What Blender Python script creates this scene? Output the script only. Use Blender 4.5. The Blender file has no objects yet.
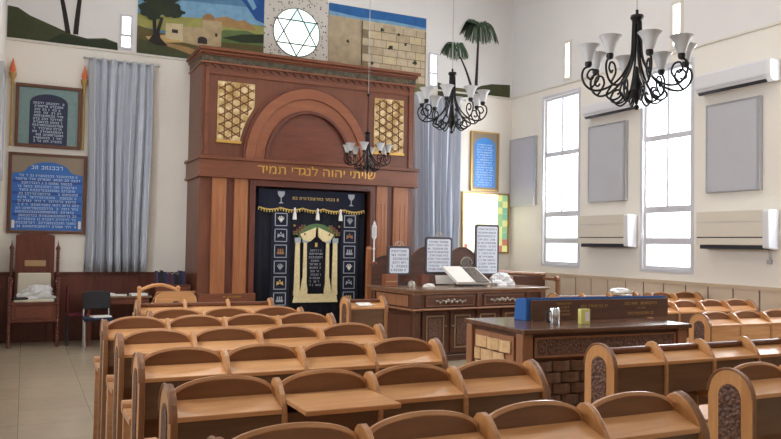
import bpy, math, random
from math import pi, sin, cos, radians, sqrt
random.seed(7)
S = bpy.context.scene
COL = S.collection

# ------------------------------------------------------------------ helpers
def srgb(r, g, b):
    def f(c):
        c = c / 255.0
        return c / 12.92 if c <= 0.04045 else ((c + 0.055) / 1.055) ** 2.4
    return (f(r), f(g), f(b), 1.0)

def new_mat(name):
    m = bpy.data.materials.new(name); m.use_nodes = True
    nt = m.node_tree
    return m, nt, nt.nodes['Principled BSDF']

def plain(name, c, rough=0.6, metal=0.0, bump=0.0, bscale=60, vary=0.0, vscale=3.0, emit=None, estr=0.0, spec=None):
    m, nt, b = new_mat(name)
    b.inputs['Base Color'].default_value = srgb(*c)
    b.inputs['Roughness'].default_value = rough
    b.inputs['Metallic'].default_value = metal
    if spec is not None: b.inputs['Specular IOR Level'].default_value = spec
    tc = nt.nodes.new('ShaderNodeTexCoord')
    if vary > 0:
        n = nt.nodes.new('ShaderNodeTexNoise'); n.inputs['Scale'].default_value = vscale; n.inputs['Detail'].default_value = 4
        nt.links.new(tc.outputs['Object'], n.inputs['Vector'])
        mx = nt.nodes.new('ShaderNodeMix'); mx.data_type = 'RGBA'
        mx.inputs[6].default_value = srgb(*[max(0, x * (1 - vary)) for x in c]); mx.inputs[7].default_value = srgb(*[min(255, x * (1 + vary)) for x in c])
        nt.links.new(n.outputs['Fac'], mx.inputs[0]); nt.links.new(mx.outputs[2], b.inputs['Base Color'])
    if bump > 0:
        n = nt.nodes.new('ShaderNodeTexNoise'); n.inputs['Scale'].default_value = bscale
        nt.links.new(tc.outputs['Object'], n.inputs['Vector'])
        bp = nt.nodes.new('ShaderNodeBump'); bp.inputs['Strength'].default_value = bump; bp.inputs['Distance'].default_value = 0.01
        nt.links.new(n.outputs['Fac'], bp.inputs['Height']); nt.links.new(bp.outputs[0], b.inputs['Normal'])
    if emit:
        b.inputs['Emission Color'].default_value = srgb(*emit); b.inputs['Emission Strength'].default_value = estr
    return m

def wood(name, c1, c2, rough=0.35, axis='X', scale=6.0, bump=0.08):
    m, nt, b = new_mat(name)
    tc = nt.nodes.new('ShaderNodeTexCoord'); mp = nt.nodes.new('ShaderNodeMapping')
    s = {'X': (0.12, 1, 1), 'Y': (1, 0.12, 1), 'Z': (1, 1, 0.12)}[axis]
    mp.inputs['Scale'].default_value = [k * scale for k in s]
    nt.links.new(tc.outputs['Object'], mp.inputs[0])
    n = nt.nodes.new('ShaderNodeTexNoise'); n.inputs['Scale'].default_value = 4; n.inputs['Detail'].default_value = 6; n.inputs['Distortion'].default_value = 0.6
    nt.links.new(mp.outputs[0], n.inputs['Vector'])
    n2 = nt.nodes.new('ShaderNodeTexNoise'); n2.inputs['Scale'].default_value = 1.3; n2.inputs['Detail'].default_value = 2
    nt.links.new(tc.outputs['Object'], n2.inputs['Vector'])
    ad = nt.nodes.new('ShaderNodeMath'); ad.operation = 'MULTIPLY_ADD'; ad.inputs[1].default_value = 0.4
    nt.links.new(n2.outputs['Fac'], ad.inputs[0]); nt.links.new(n.outputs['Fac'], ad.inputs[2])
    cr = nt.nodes.new('ShaderNodeValToRGB')
    cr.color_ramp.elements[0].position = 0.45; cr.color_ramp.elements[0].color = srgb(*c1)
    cr.color_ramp.elements[1].position = 0.95; cr.color_ramp.elements[1].color = srgb(*c2)
    nt.links.new(ad.outputs[0], cr.inputs[0]); nt.links.new(cr.outputs[0], b.inputs['Base Color'])
    b.inputs['Roughness'].default_value = rough
    bp = nt.nodes.new('ShaderNodeBump'); bp.inputs['Strength'].default_value = bump; bp.inputs['Distance'].default_value = 0.004
    nt.links.new(n.outputs['Fac'], bp.inputs['Height']); nt.links.new(bp.outputs[0], b.inputs['Normal'])
    return m

def carved(name, c1, c2, scale=28, rough=0.5, strength=1.0):
    m, nt, b = new_mat(name)
    tc = nt.nodes.new('ShaderNodeTexCoord')
    v = nt.nodes.new('ShaderNodeTexVoronoi'); v.feature = 'SMOOTH_F1'; v.inputs['Scale'].default_value = scale
    nt.links.new(tc.outputs['Object'], v.inputs['Vector'])
    cr = nt.nodes.new('ShaderNodeValToRGB')
    cr.color_ramp.elements[0].position = 0.15; cr.color_ramp.elements[0].color = srgb(*c2)
    cr.color_ramp.elements[1].position = 0.6; cr.color_ramp.elements[1].color = srgb(*c1)
    nt.links.new(v.outputs['Distance'], cr.inputs[0]); nt.links.new(cr.outputs[0], b.inputs['Base Color'])
    bp = nt.nodes.new('ShaderNodeBump'); bp.invert = True; bp.inputs['Strength'].default_value = strength; bp.inputs['Distance'].default_value = 0.01
    nt.links.new(v.outputs['Distance'], bp.inputs['Height']); nt.links.new(bp.outputs[0], b.inputs['Normal'])
    b.inputs['Roughness'].default_value = rough
    return m

class MB:
    def __init__(s): s.v = []; s.f = []; s.m = []
    def face(s, pts, mi=0):
        b = len(s.v); s.v += [tuple(p) for p in pts]; s.f.append(tuple(range(b, b + len(pts)))); s.m.append(mi); return s
    def box(s, x0, y0, z0, x1, y1, z1, mi=0):
        b = len(s.v)
        s.v += [(x0,y0,z0),(x1,y0,z0),(x1,y1,z0),(x0,y1,z0),(x0,y0,z1),(x1,y0,z1),(x1,y1,z1),(x0,y1,z1)]
        for q in ((0,3,2,1),(4,5,6,7),(0,1,5,4),(1,2,6,5),(2,3,7,6),(3,0,4,7)):
            s.f.append(tuple(b + i for i in q)); s.m.append(mi)
        return s
    def cbox(s, c, d, mi=0):
        return s.box(c[0]-d[0]/2, c[1]-d[1]/2, c[2]-d[2]/2, c[0]+d[0]/2, c[1]+d[1]/2, c[2]+d[2]/2, mi)
    def prism(s, poly, axis, a, b_, mi=0, mside=None):
        """poly: 2-D outline; axis 'X': (y,z), 'Y': (x,z), 'Z': (x,y)"""
        def P(p, t):
            return {'X': (t, p[0], p[1]), 'Y': (p[0], t, p[1]), 'Z': (p[0], p[1], t)}[axis]
        n = len(poly); b = len(s.v)
        s.v += [P(p, a) for p in poly] + [P(p, b_) for p in poly]
        s.f.append(tuple(range(b, b+n))); s.m.append(mi)
        s.f.append(tuple(range(b+2*n-1, b+n-1, -1))); s.m.append(mi)
        for i in range(n):
            j = (i+1) % n
            s.f.append((b+i, b+n+i, b+n+j, b+j)); s.m.append(mi if mside is None else mside)
        return s
    def tube(s, pts, r, n=8, mi=0, cap=True):
        import mathutils
        V = mathutils.Vector; P = [V(p) for p in pts]; L = len(P)
        rs = r if isinstance(r, (list, tuple)) else [r]*L
        b = len(s.v); prev = None
        for i in range(L):
            t = (P[min(i+1, L-1)] - P[max(i-1, 0)])
            if t.length < 1e-9: t = V((0,0,1))
            t.normalize()
            if prev is None:
                u = t.cross(V((0,0,1)))
                if u.length < 1e-3: u = t.cross(V((1,0,0)))
            else:
                u = prev - t*prev.dot(t)
                if u.length < 1e-4: u = t.cross(V((1,0,0)))
            u.normalize(); prev = u; w = t.cross(u)
            for k in range(n):
                a = 2*pi*k/n; q = P[i] + (u*cos(a) + w*sin(a))*rs[i]; s.v.append(tuple(q))
        for i in range(L-1):
            for k in range(n):
                k2 = (k+1) % n
                s.f.append((b+i*n+k, b+i*n+k2, b+(i+1)*n+k2, b+(i+1)*n+k)); s.m.append(mi)
        if cap:
            s.f.append(tuple(b+k for k in range(n-1, -1, -1))); s.m.append(mi)
            s.f.append(tuple(b+(L-1)*n+k for k in range(n))); s.m.append(mi)
        return s
    def lathe(s, prof, c=(0,0,0), n=20, mi=0, wave=0, axis='Z'):
        b = len(s.v)
        for i, (r, z) in enumerate(prof):
            for k in range(n):
                a = 2*pi*k/n; rr = r*(1 + wave*cos(6*a)*(i/max(1, len(prof)-1))**3)
                if axis == 'Z': s.v.append((c[0]+rr*cos(a), c[1]+rr*sin(a), c[2]+z))
                elif axis == 'X': s.v.append((c[0]+z, c[1]+rr*cos(a), c[2]+rr*sin(a)))
                else: s.v.append((c[0]+rr*cos(a), c[1]+z, c[2]+rr*sin(a)))
        for i in range(len(prof)-1):
            for k in range(n):
                k2 = (k+1) % n
                s.f.append((b+i*n+k, b+i*n+k2, b+(i+1)*n+k2, b+(i+1)*n+k)); s.m.append(mi)
        if prof[0][0] > 1e-5: s.f.append(tuple(b+k for k in range(n-1, -1, -1))); s.m.append(mi)
        if prof[-1][0] > 1e-5 and not wave:
            s.f.append(tuple(b+(len(prof)-1)*n+k for k in range(n))); s.m.append(mi)
        return s
    def ball(s, c, r, n=12, mi=0, sz=1.0):
        pr = [(max(1e-6, r*sin(pi*i/8)), -r*sz*cos(pi*i/8)) for i in range(9)]
        return s.lathe(pr, c, n, mi)
    def build(s, name, mats, parent=None, smooth=False, bevel=0.0, loc=None, rot=None):
        me = bpy.data.meshes.new(name); me.from_pydata(s.v, [], s.f)
        if not isinstance(mats, (list, tuple)): mats = [mats]
        for m in mats: me.materials.append(m)
        me.polygons.foreach_set('material_index', s.m)
        import bmesh
        bm = bmesh.new(); bm.from_mesh(me); bmesh.ops.recalc_face_normals(bm, faces=bm.faces)
        bm.to_mesh(me); bm.free()
        if smooth:
            for p in me.polygons: p.use_smooth = True
            try: me.set_sharp_from_angle(angle=radians(40))
            except Exception: pass
        o = bpy.data.objects.new(name, me); COL.objects.link(o)
        if parent: o.parent = parent
        if loc: o.location = loc
        if rot: o.rotation_euler = rot
        if bevel > 0:
            bv = o.modifiers.new('bevel', 'BEVEL'); bv.width = bevel; bv.segments = 2; bv.limit_method = 'ANGLE'; bv.angle_limit = radians(50)
        return o

def boxes(name, lst, mat, parent, bevel=0.0):
    for q in lst: MB().box(*q).build(name, mat, parent, bevel=bevel)

def tag(o, label, cat, group=None, kind=None):
    if label: o['label'] = label
    if cat: o['category'] = cat
    if group: o['group'] = group
    if kind: o['kind'] = kind
    return o

def thing(name, label, cat, loc=(0,0,0), rz=0.0, group=None):
    o = bpy.data.objects.new(name, None); o.empty_display_size = 0.1; COL.objects.link(o)
    o.location = loc; o.rotation_euler = (0, 0, rz)
    return tag(o, label, cat, group)

def struct(name, mb, mats, label=None, **k):
    o = mb.build(name, mats, **k); o['kind'] = 'structure'
    if label: o['label'] = label
    return o

def kids(o): return [c for c in COL.objects if c.parent == o]
def copy_tree(o, parent=None):
    ch = kids(o)
    c = o.copy(); COL.objects.link(c)
    if parent: c.parent = parent
    for k in ch: copy_tree(k, c)
    return c

def arc(cx, cz, r, a0, a1, n=12, ry=None):
    ry = ry or r
    return [(cx + r*cos(radians(a0+(a1-a0)*i/n)), cz + ry*sin(radians(a0+(a1-a0)*i/n))) for i in range(n+1)]

def text_mesh(name, body, size, mat, parent, loc, rot=(pi/2,0,0), depth=0.003, align='CENTER', width=None):
    cu = bpy.data.curves.new('lettering', 'FONT'); cu.body = body; cu.size = 10.0; cu.extrude = depth*10.0/size; cu.resolution_u = 4; cu.align_x = align; cu.align_y = 'CENTER'
    tmp = bpy.data.objects.new('lettering', cu); COL.objects.link(tmp)
    dg = bpy.context.evaluated_depsgraph_get(); dg.update()
    me = bpy.data.meshes.new_from_object(tmp.evaluated_get(dg)); bpy.data.objects.remove(tmp)
    me.name = name; me.materials.clear(); me.materials.append(mat)
    for v in me.vertices: v.co *= size/10.0
    if width and len(me.vertices):
        xs = [v.co.x for v in me.vertices]; w = max(xs)-min(xs); mx = (max(xs)+min(xs))/2
        for v in me.vertices: v.co.x = (v.co.x-mx)*width/w
    import bmesh
    bm = bmesh.new(); bm.from_mesh(me); bmesh.ops.remove_doubles(bm, verts=bm.verts, dist=1e-6); bmesh.ops.recalc_face_normals(bm, faces=bm.faces); bm.to_mesh(me); bm.free()
    for p_ in me.polygons: p_.use_smooth = False
    o = bpy.data.objects.new(name, me); COL.objects.link(o); o.parent = parent; o.location = loc; o.rotation_euler = rot
    return o

def script_rows(mb, x0, x1, z1, z0, rows, y, mi=0, h=None, rnd=None, gap=0.5, thick=0.002, ragged=0.1):
    """rows of small square letter-like strokes too small to read in the photograph (facing -Y)"""
    rnd = rnd or random
    pitch = (z1-z0)/rows; h = h or pitch*0.55; st = h*0.22
    for r in range(rows):
        zc = z1 - (r+0.5)*pitch; ind = rnd.random()*ragged*(x1-x0)
        x = x0+ind
        while x < x1-ind-h*0.7:
            w = h*rnd.choice((0.45, 0.7, 0.75, 0.8)); k = rnd.random()
            if rnd.random() < 0.16: x += h*0.6; continue
            mb.box(x, y-thick, zc+h/2-st, x+w, y, zc+h/2, mi)
            mb.box(x+w-st, y-thick, zc-h/2, x+w, y, zc+h/2, mi)
            if k > 0.5: mb.box(x, y-thick, zc-h/2, x+w, y, zc-h/2+st, mi)
            if k < 0.25: mb.box(x, y-thick, zc-h/2, x+st, y, zc+h*0.2, mi)
            x += w+h*0.28
    return mb

# ------------------------------------------------------------------ materials
M = {}
M['wall'] = plain('plaster_cream', (237,232,223), 0.85, bump=0.12, bscale=25, vary=0.02, vscale=1.2)
M['wall_up'] = plain('plaster_upper', (228,226,225), 0.85, bump=0.12, bscale=25, vary=0.02, vscale=1.2)
M['ledge'] = plain('plaster_ledge', (222,216,206), 0.8)
M['ceil'] = plain('ceiling_paint', (232,230,226), 0.9)
M['pan_beige'] = plain('panel_beige', (205,186,164), 0.6, vary=0.03, vscale=2)
M['cap_beige'] = plain('panel_cap', (200,178,152), 0.55)
M['groove'] = plain('panel_groove', (105,88,76), 0.7)
M['pan_red'] = wood('panel_red_wood', (88,42,32), (112,58,42), 0.45, 'Z', 4)
M['oak'] = wood('oak_varnish', (184,129,82), (214,162,112), 0.30, 'X', 5)
M['oakz'] = wood('oak_varnish_upright', (182,126,76), (212,158,104), 0.34, 'Z', 5)
M['oakp'] = wood('oak_shaded_panel', (112,72,46), (136,92,60), 0.34, 'X', 5)  # darker oak copy, shade on the upright backs put into the colour
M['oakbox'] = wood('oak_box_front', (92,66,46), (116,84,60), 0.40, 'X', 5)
M['rim'] = wood('oak_rim', (166,116,78), (198,150,108), 0.28, 'X', 8)
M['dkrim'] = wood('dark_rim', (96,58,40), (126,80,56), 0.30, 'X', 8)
M['edge'] = wood('edge_wood', (120,82,56), (148,104,74), 0.3, 'Z', 8)
M['carv'] = carved('carved_inset', (78,50,38), (118,80,58), 60)
M['ark'] = wood('ark_wood', (102,56,36), (128,74,49), 0.42, 'X', 3, 0.05)
M['arkz'] = wood('ark_wood_upright', (96,53,35), (120,70,48), 0.42, 'Z', 3, 0.05)
M['arkdk'] = wood('ark_dark_wood', (84,42,30), (108,56,40), 0.4, 'Z', 3)
M['pil'] = wood('pilaster_wood', (148,90,55), (172,112,72), 0.4, 'Z', 3)
M['archw'] = wood('arch_wood', (128,72,47), (150,92,62), 0.4, 'X', 3)
M['tymp'] = wood('tympanum_wood', (96,50,36), (122,66,46), 0.4, 'X', 5)
M['green_carv'] = carved('cornice_frieze', (52,46,34), (92,80,58), 16)
M['gold'] = plain('gold_leaf', (208,164,84), 0.38, 0.55, bump=0.2)
M['goldbk'] = carved('lattice_back', (176,146,90), (226,206,160), 9, 0.45, 0.4)
M['lattdk'] = wood('lattice_wood', (108,62,36), (134,84,50), 0.45, 'Z', 5)
M['navy'] = plain('velvet_navy', (14,17,32), 0.9, bump=0.2, bscale=80, vary=0.1)
M['navy2'] = plain('velvet_navy_panel', (20,24,44), 0.9)
M['thread_gold'] = plain('gold_thread', (214,184,110), 0.5, 0.3, bump=0.5, bscale=180)
M['thread_pale'] = plain('pale_gold_thread', (226,208,160), 0.6, bump=0.5, bscale=150, vary=0.12, vscale=30)
M['thread_silver'] = plain('silver_thread', (166,170,180), 0.5, 0.2, bump=0.4, bscale=150)
M['thread_white'] = plain('white_thread', (236,234,228), 0.7)
M['thread_red'] = plain('red_thread', (138,66,62), 0.7)
M['thread_green'] = plain('green_thread', (82,112,68), 0.7)
M['thread_orange'] = plain('orange_thread', (158,112,74), 0.7)
M['bim'] = wood('bimah_wood', (72,44,33), (98,62,46), 0.35, 'X', 4)
M['bimz'] = wood('bimah_wood_upright', (76,46,34), (104,66,48), 0.35, 'Z', 4)
M['bimtop'] = wood('bimah_top', (108,84,66), (132,104,84), 0.22, 'X', 4)
M['bimlt'] = wood('bimah_light_wood', (134,90,62), (160,112,80), 0.38, 'Z', 4)
M['silver'] = plain('antique_silver', (170,162,150), 0.35, 0.8, bump=0.5, bscale=90)
M['beading'] = wood('beading_wood', (132,104,78), (160,130,100), 0.4, 'X', 8)
M['weave_lt'] = wood('weave_light_wood', (196,156,110), (222,186,140), 0.45, 'X', 8)
M['weave_dk'] = wood('weave_dark_wood', (92,66,52), (118,88,70), 0.35, 'X', 8)
M['velvet'] = plain('blue_velvet', (38,88,150), 0.85, bump=0.2, bscale=90, vary=0.08)
M['black'] = plain('wrought_iron', (28,26,28), 0.4, 0.5, bump=0.2)
M['plastic_bk'] = plain('black_plastic', (30,32,38), 0.5)
M['chrome'] = plain('chrome', (205,208,212), 0.22, 0.9)
M['white'] = plain('white_plastic', (232,232,232), 0.4)
M['ac'] = plain('aircon_shell', (220,212,198), 0.42)
M['ac_end'] = plain('aircon_end_cap', (224,224,228), 0.35)
M['ac_dk'] = plain('aircon_vent', (42,42,50), 0.5)
M['alu'] = plain('aluminium_frame', (186,188,192), 0.32, 0.6)
M['board'] = plain('grey_board', (190,190,197), 0.5, vary=0.02)
M['frame_w'] = plain('window_frame_paint', (206,206,214), 0.45)
M['paper'] = plain('paper', (232,228,222), 0.8)
M['cloth_w'] = plain('white_cloth', (226,226,228), 0.9, bump=0.4, bscale=30)
M['ink'] = plain('ink', (96,98,112), 0.8)
M['frame_gold'] = plain('gilt_frame', (176,142,84), 0.4, 0.5, bump=0.3)
M['frame_br'] = wood('brown_frame', (88,52,38), (112,70,50), 0.4, 'Z', 6)
M['board_blue'] = plain('blue_board', (50,108,188), 0.45, vary=0.06, vscale=8)
M['board_blue2'] = plain('deep_blue_band', (28,72,150), 0.45)
M['board_lt'] = plain('bright_blue_board', (62,138,216), 0.45, vary=0.12, vscale=20)
M['letter_w'] = plain('board_lettering', (206,224,244), 0.6)
M['taupe'] = plain('board_taupe', (142,128,110), 0.6)
M['teal'] = plain('board_teal', (120,146,146), 0.5, vary=0.1, vscale=20)
M['navyb'] = plain('board_navy', (34,42,74), 0.4)
M['orange'] = plain('torch_flame', (224,112,66), 0.5)
M['thr'] = wood('throne_wood', (84,40,28), (112,56,38), 0.38, 'Z', 5)
M['cream'] = plain('cream_cloth', (214,206,188), 0.85)
M['brass'] = plain('brass_plate', (176,148,108), 0.4, 0.4)
M['maroon'] = plain('maroon_fabric', (96,30,40), 0.85)
M['bluefab'] = plain('dark_blue_fabric', (30,38,62), 0.85)
M['purple'] = plain('purple_cover', (64,54,84), 0.7)
M['bookdk'] = plain('dark_book', (34,30,36), 0.6)
M['yellow'] = plain('yellow_card', (214,206,120), 0.6)
M['bookbr'] = carved('book_silver_cover', (70,62,58), (128,116,104), 60)
M['shade'] = plain('frosted_glass_shade', (198,199,202), 0.45)
M['pane'] = plain('frosted_lit_glass', (245,248,255), 0.4, emit=(244,247,255), estr=3.0)
M['star'] = plain('pale_lit_glass', (240,252,250), 0.3, emit=(240,254,246), estr=0.95)
M['star_b'] = plain('pale_blue_lit_glass', (200,236,240), 0.3, emit=(196,238,240), estr=0.62)
M['lead'] = plain('lead_came', (70,84,76), 0.5, 0.3)
M['sg_y'] = plain('stained_glass_cream', (250,246,214), 0.3, emit=(252,250,220), estr=0.95)
M['sg_g'] = plain('stained_glass_green', (140,172,132), 0.3, emit=(150,184,140), estr=0.5)
M['sg_l'] = plain('stained_glass_yellow', (190,194,130), 0.3, emit=(196,200,136), estr=0.6)
M['sg_r'] = plain('stained_glass_red', (184,120,104), 0.3, emit=(184,120,104), estr=0.4)
M['sg_t'] = plain('stained_glass_turquoise', (120,168,140), 0.3, emit=(124,176,146), estr=0.5)
# mural paints
for k, c in dict(sky=(84,124,158), sky2=(116,158,188), sky3=(30,76,140), haze=(176,178,140), field=(150,148,84), meadow=(92,112,66), ground=(92,82,46),
                 path=(190,160,108), dkgreen=(42,52,34), tree=(38,48,36), trunk=(42,34,32), stone=(192,176,142), stone2=(172,152,118), dome=(150,116,76),
                 orangeland=(158,124,82), hill=(66,70,44), hill2=(84,82,52), palm=(62,78,60), palm2=(92,112,92), joint=(130,114,90),
                 wallst=(186,170,144), wallst2=(172,155,128), hole=(52,44,40), sky4=(40,96,156), olive=(110,108,70)).items():
    M['p_'+k] = plain('paint_'+k, c, 0.8, vary=0.16, vscale=8)
def pebble():
    m, nt, b = new_mat('pebble_terrazzo')
    tc = nt.nodes.new('ShaderNodeTexCoord'); v = nt.nodes.new('ShaderNodeTexVoronoi'); v.inputs['Scale'].default_value = 17; v.inputs['Randomness'].default_value = 1
    nt.links.new(tc.outputs['Object'], v.inputs['Vector'])
    n = nt.nodes.new('ShaderNodeTexNoise'); n.inputs['Scale'].default_value = 40; nt.links.new(tc.outputs['Object'], n.inputs['Vector'])
    ad = nt.nodes.new('ShaderNodeMath'); ad.operation = 'MULTIPLY_ADD'; ad.inputs[1].default_value = 0.25
    nt.links.new(n.outputs['Fac'], ad.inputs[0]); nt.links.new(v.outputs['Distance'], ad.inputs[2])
    cr = nt.nodes.new('ShaderNodeValToRGB'); cr.color_ramp.elements[0].position = 0.30; cr.color_ramp.elements[0].color = srgb(70,66,66)
    cr.color_ramp.elements[1].position = 0.42; cr.color_ramp.elements[1].color = srgb(206,200,192)
    nt.links.new(ad.outputs[0], cr.inputs[0]); nt.links.new(cr.outputs[0], b.inputs['Base Color']); b.inputs['Roughness'].default_value = 0.6
    return m
M['pebble'] = pebble()
def tiles():
    m, nt, b = new_mat('floor_tiles')
    tc = nt.nodes.new('ShaderNodeTexCoord'); br = nt.nodes.new('ShaderNodeTexBrick')
    br.offset = 0.0; br.inputs['Scale'].default_value = 1.0; br.inputs['Brick Width'].default_value = 0.6; br.inputs['Row Height'].default_value = 0.6
    br.inputs['Mortar Size'].default_value = 0.003; br.inputs['Color1'].default_value = srgb(188,172,148); br.inputs['Color2'].default_value = srgb(182,166,143)
    br.inputs['Mortar'].default_value = srgb(140,132,118)
    nt.links.new(tc.outputs['Object'], br.inputs['Vector'])
    n = nt.nodes.new('ShaderNodeTexNoise'); n.inputs['Scale'].default_value = 6; n.inputs['Detail'].default_value = 5; nt.links.new(tc.outputs['Object'], n.inputs['Vector'])
    mx = nt.nodes.new('ShaderNodeMix'); mx.data_type = 'RGBA'; mx.blend_type = 'MULTIPLY'; mx.inputs[0].default_value = 0.18
    nt.links.new(br.outputs['Color'], mx.inputs[6]); nt.links.new(n.outputs['Fac'], mx.inputs[7]); nt.links.new(mx.outputs[2], b.inputs['Base Color'])
    b.inputs['Roughness'].default_value = 0.22
    return m
M['floor'] = tiles()
def curtain_mat():
    m, nt, b = new_mat('curtain_satin')
    b.inputs['Base Color'].default_value = srgb(192,198,210); b.inputs['Roughness'].default_value = 0.34
    b.inputs['Sheen Weight'].default_value = 0.2
    return m
M['curt'] = curtain_mat()
def glass_mat():
    m, nt, b = new_mat('clear_window_glass')
    nt.nodes.remove(b); o = nt.nodes['Material Output']
    t = nt.nodes.new('ShaderNodeBsdfTransparent'); g = nt.nodes.new('ShaderNodeBsdfGlossy'); g.inputs['Roughness'].default_value = 0.05
    x = nt.nodes.new('ShaderNodeMixShader'); x.inputs[0].default_value = 0.06
    nt.links.new(t.outputs[0], x.inputs[1]); nt.links.new(g.outputs[0], x.inputs[2]); nt.links.new(x.outputs[0], o.inputs[0])
    return m
M['glass'] = glass_mat()

# ------------------------------------------------------------------ room
XL, XR, YF, YB, ZC = -0.34, 9.0, 12.9, -3.0, 7.1
WINY = [(10.79, 11.80), (8.215, 9.20), (5.64, 6.63), (3.06, 4.05)]
WZ0, WZ1 = 1.28, 4.45
ledge_z = 4.66

struct('floor', MB().box(XL-0.2, YB-0.2, -0.1, XR+0.2, YF+0.2, 0), M['floor'], 'cream polished tile floor')
struct('ceiling', MB().box(XL-0.2, YB-0.2, ZC, XR+0.2, YF+0.2, ZC+0.15), M['ceil'], 'white ceiling')
w = MB().box(XL-0.2, YF, 0, XR+0.2, YF+0.2, ledge_z); w.box(XL-0.2, YF, ledge_z, XR+0.2, YF+0.2, ZC, 1)
struct('wall_front', w, [M['wall'], M['wall_up']], 'cream front wall with painted upper band')
struct('wall_back', MB().box(XL-0.2, YB-0.2, 0, XR+0.2, YB, ZC), M['wall'], 'cream back wall')
def side_wall(x0, x1, wins):
    b = MB(); ys = YB
    for (a, c) in sorted(wins):
        b.box(x0, ys, 0, x1, a, ledge_z); b.box(x0, a, 0, x1, c, WZ0); b.box(x0, a, WZ1, x1, c, ledge_z); ys = c
    b.box(x0, ys, 0, x1, YF, ledge_z); b.box(x0, YB, ledge_z, x1, YF, ZC, 1)
    return b
struct('wall_right', side_wall(XR, XR+0.2, WINY), [M['wall'], M['wall_up']], 'cream right wall pierced by tall windows')
WINL = [(8.9, 9.9), (6.4, 7.4), (3.9, 4.9)]
struct('wall_left', side_wall(XL-0.2, XL, WINL), [M['wall'], M['wall_up']], 'cream left wall')
# windows
def window(n, x, y0, y1, side):
    d = 0.05; b = MB(); t = 0.045; xo = x + (0.03 if side > 0 else -0.03-d)
    def bx(ya, yb, za, zb): b.box(xo, ya, za, xo+d, yb, zb)
    bx(y0, y0+t, WZ0, WZ1); bx(y1-t, y1, WZ0, WZ1); bx(y0+t, y1-t, WZ0, WZ0+t); bx(y0+t, y1-t, WZ1-t, WZ1)
    bars = [(1.72, 0.10), (2.22, 0.10), (3.36, 0.09)]
    for z, h in bars: bx(y0+t, y1-t, z-h/2, z+h/2)
    ym = (y0+y1)/2
    bx(ym-0.018, ym+0.018, 2.27, 3.315); bx(ym-0.018, ym+0.018, 3.405, WZ1-t)
    o = struct('window_%d' % n, b, M['frame_w'], 'tall window with pale grey frame', bevel=0.004)
    pz = [(WZ0+t, 1.67), (1.77, 2.17), (2.27, 3.315), (3.405, WZ1-t)]
    for i, (a, c) in enumerate(pz):
        for (ya, yb) in ([(y0+t, y1-t)] if i < 2 else [(y0+t, ym-0.018), (ym+0.018, y1-t)]):
            MB().box(xo+0.02, ya, a, xo+0.026, yb, c).build('pane', M['glass'], o)
    # thin reveal trim and sill
    s = MB(); xi = x-0.012*side
    lo, hi = min(x, xi), max(x, xi)
    s.box(lo, y0-0.05, WZ0-0.05, hi, y1+0.05, WZ0); s.box(lo, y0-0.05, WZ1, hi, y1+0.05, WZ1+0.05)
    s.box(lo, y0-0.05, WZ0, hi, y0, WZ1); s.box(lo, y1, WZ0, hi, y1+0.05, WZ1)
    s.build('window_sill', M['frame_w'], o)
    # daylight entering through this opening
    L = bpy.data.lights.new('daylight', 'AREA'); L.shape = 'RECTANGLE'; L.size = y1-y0; L.size_y = WZ1-WZ0
    L.energy = DAY_R if side > 0 else DAY_L; L.color = (0.93, 0.96, 1.0)
    lo_ = bpy.data.objects.new('daylight', L); COL.objects.link(lo_)
    lo_.location = (x+0.19*side, (y0+y1)/2, (WZ0+WZ1)/2); lo_.rotation_euler = (0, (pi/2)*side, 0)
    return o
DAY_R, DAY_L = 190.0, 120.0
k = 1
for (a, c) in WINY: window(k, XR, a, c, 1); k += 1
for (a, c) in WINL: window(k, XL, a, c, -1); k += 1
# narrow slit windows (lit frosted glass in shallow surrounds)
def slit_front(n, x0, x1, z0, z1):
    y = YF; b = MB(); t = 0.035
    b.box(x0, y-0.02, z0, x0+t, y, z1).box(x1-t, y-0.02, z0, x1, y, z1).box(x0+t, y-0.02, z1-t, x1-t, y, z1).box(x0+t, y-0.02, z0, x1-t, y, z0+t)
    zm = z0+(z1-z0)*0.40; b.box(x0+t, y-0.02, zm-0.02, x1-t, y, zm+0.02)
    o = struct('window_%d' % n, b, M['frame_w'], 'narrow slit window of two panes')
    MB().box(x0+t, y-0.008, z0+t, x1-t, y-0.001, zm-0.02).build('pane', M['pane'], o)
    MB().box(x0+t, y-0.008, zm+0.02, x1-t, y-0.001, z1-t).build('pane', M['pane'], o)
slit_front(k, 1.30, 1.50, 4.70, 5.27); k += 1
slit_front(k, 7.03, 7.23, 4.70, 5.36); k += 1
for (ya, yb) in ((11.0, 11.22), (8.38, 8.62), (5.75, 5.99)):
    b = MB(); x = XR; t = 0.05
    b.box(x-0.02, ya, 4.70, x, ya+t, 5.44).box(x-0.02, yb-t, 4.70, x, yb, 5.44).box(x-0.02, ya+t, 5.39, x, yb-t, 5.44).box(x-0.02, ya+t, 4.70, x, yb-t, 4.75)
    o = struct('window_%d' % k, b, M['ledge'], 'narrow slit window high on the wall'); k += 1
    MB().box(x-0.008, ya+t, 4.75, x-0.001, yb-t, 5.39).build('pane', M['pane'], o)
# ledge lines
struct('trim_1', MB().box(XL, YF-0.025, ledge_z-0.03, XR, YF, ledge_z), M['ledge'], 'thin plaster ledge on the front wall')
struct('trim_2', MB().box(XR-0.025, YB, ledge_z-0.03, XR, YF-0.025, ledge_z), M['ledge'], 'thin plaster ledge on the right wall')
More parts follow.
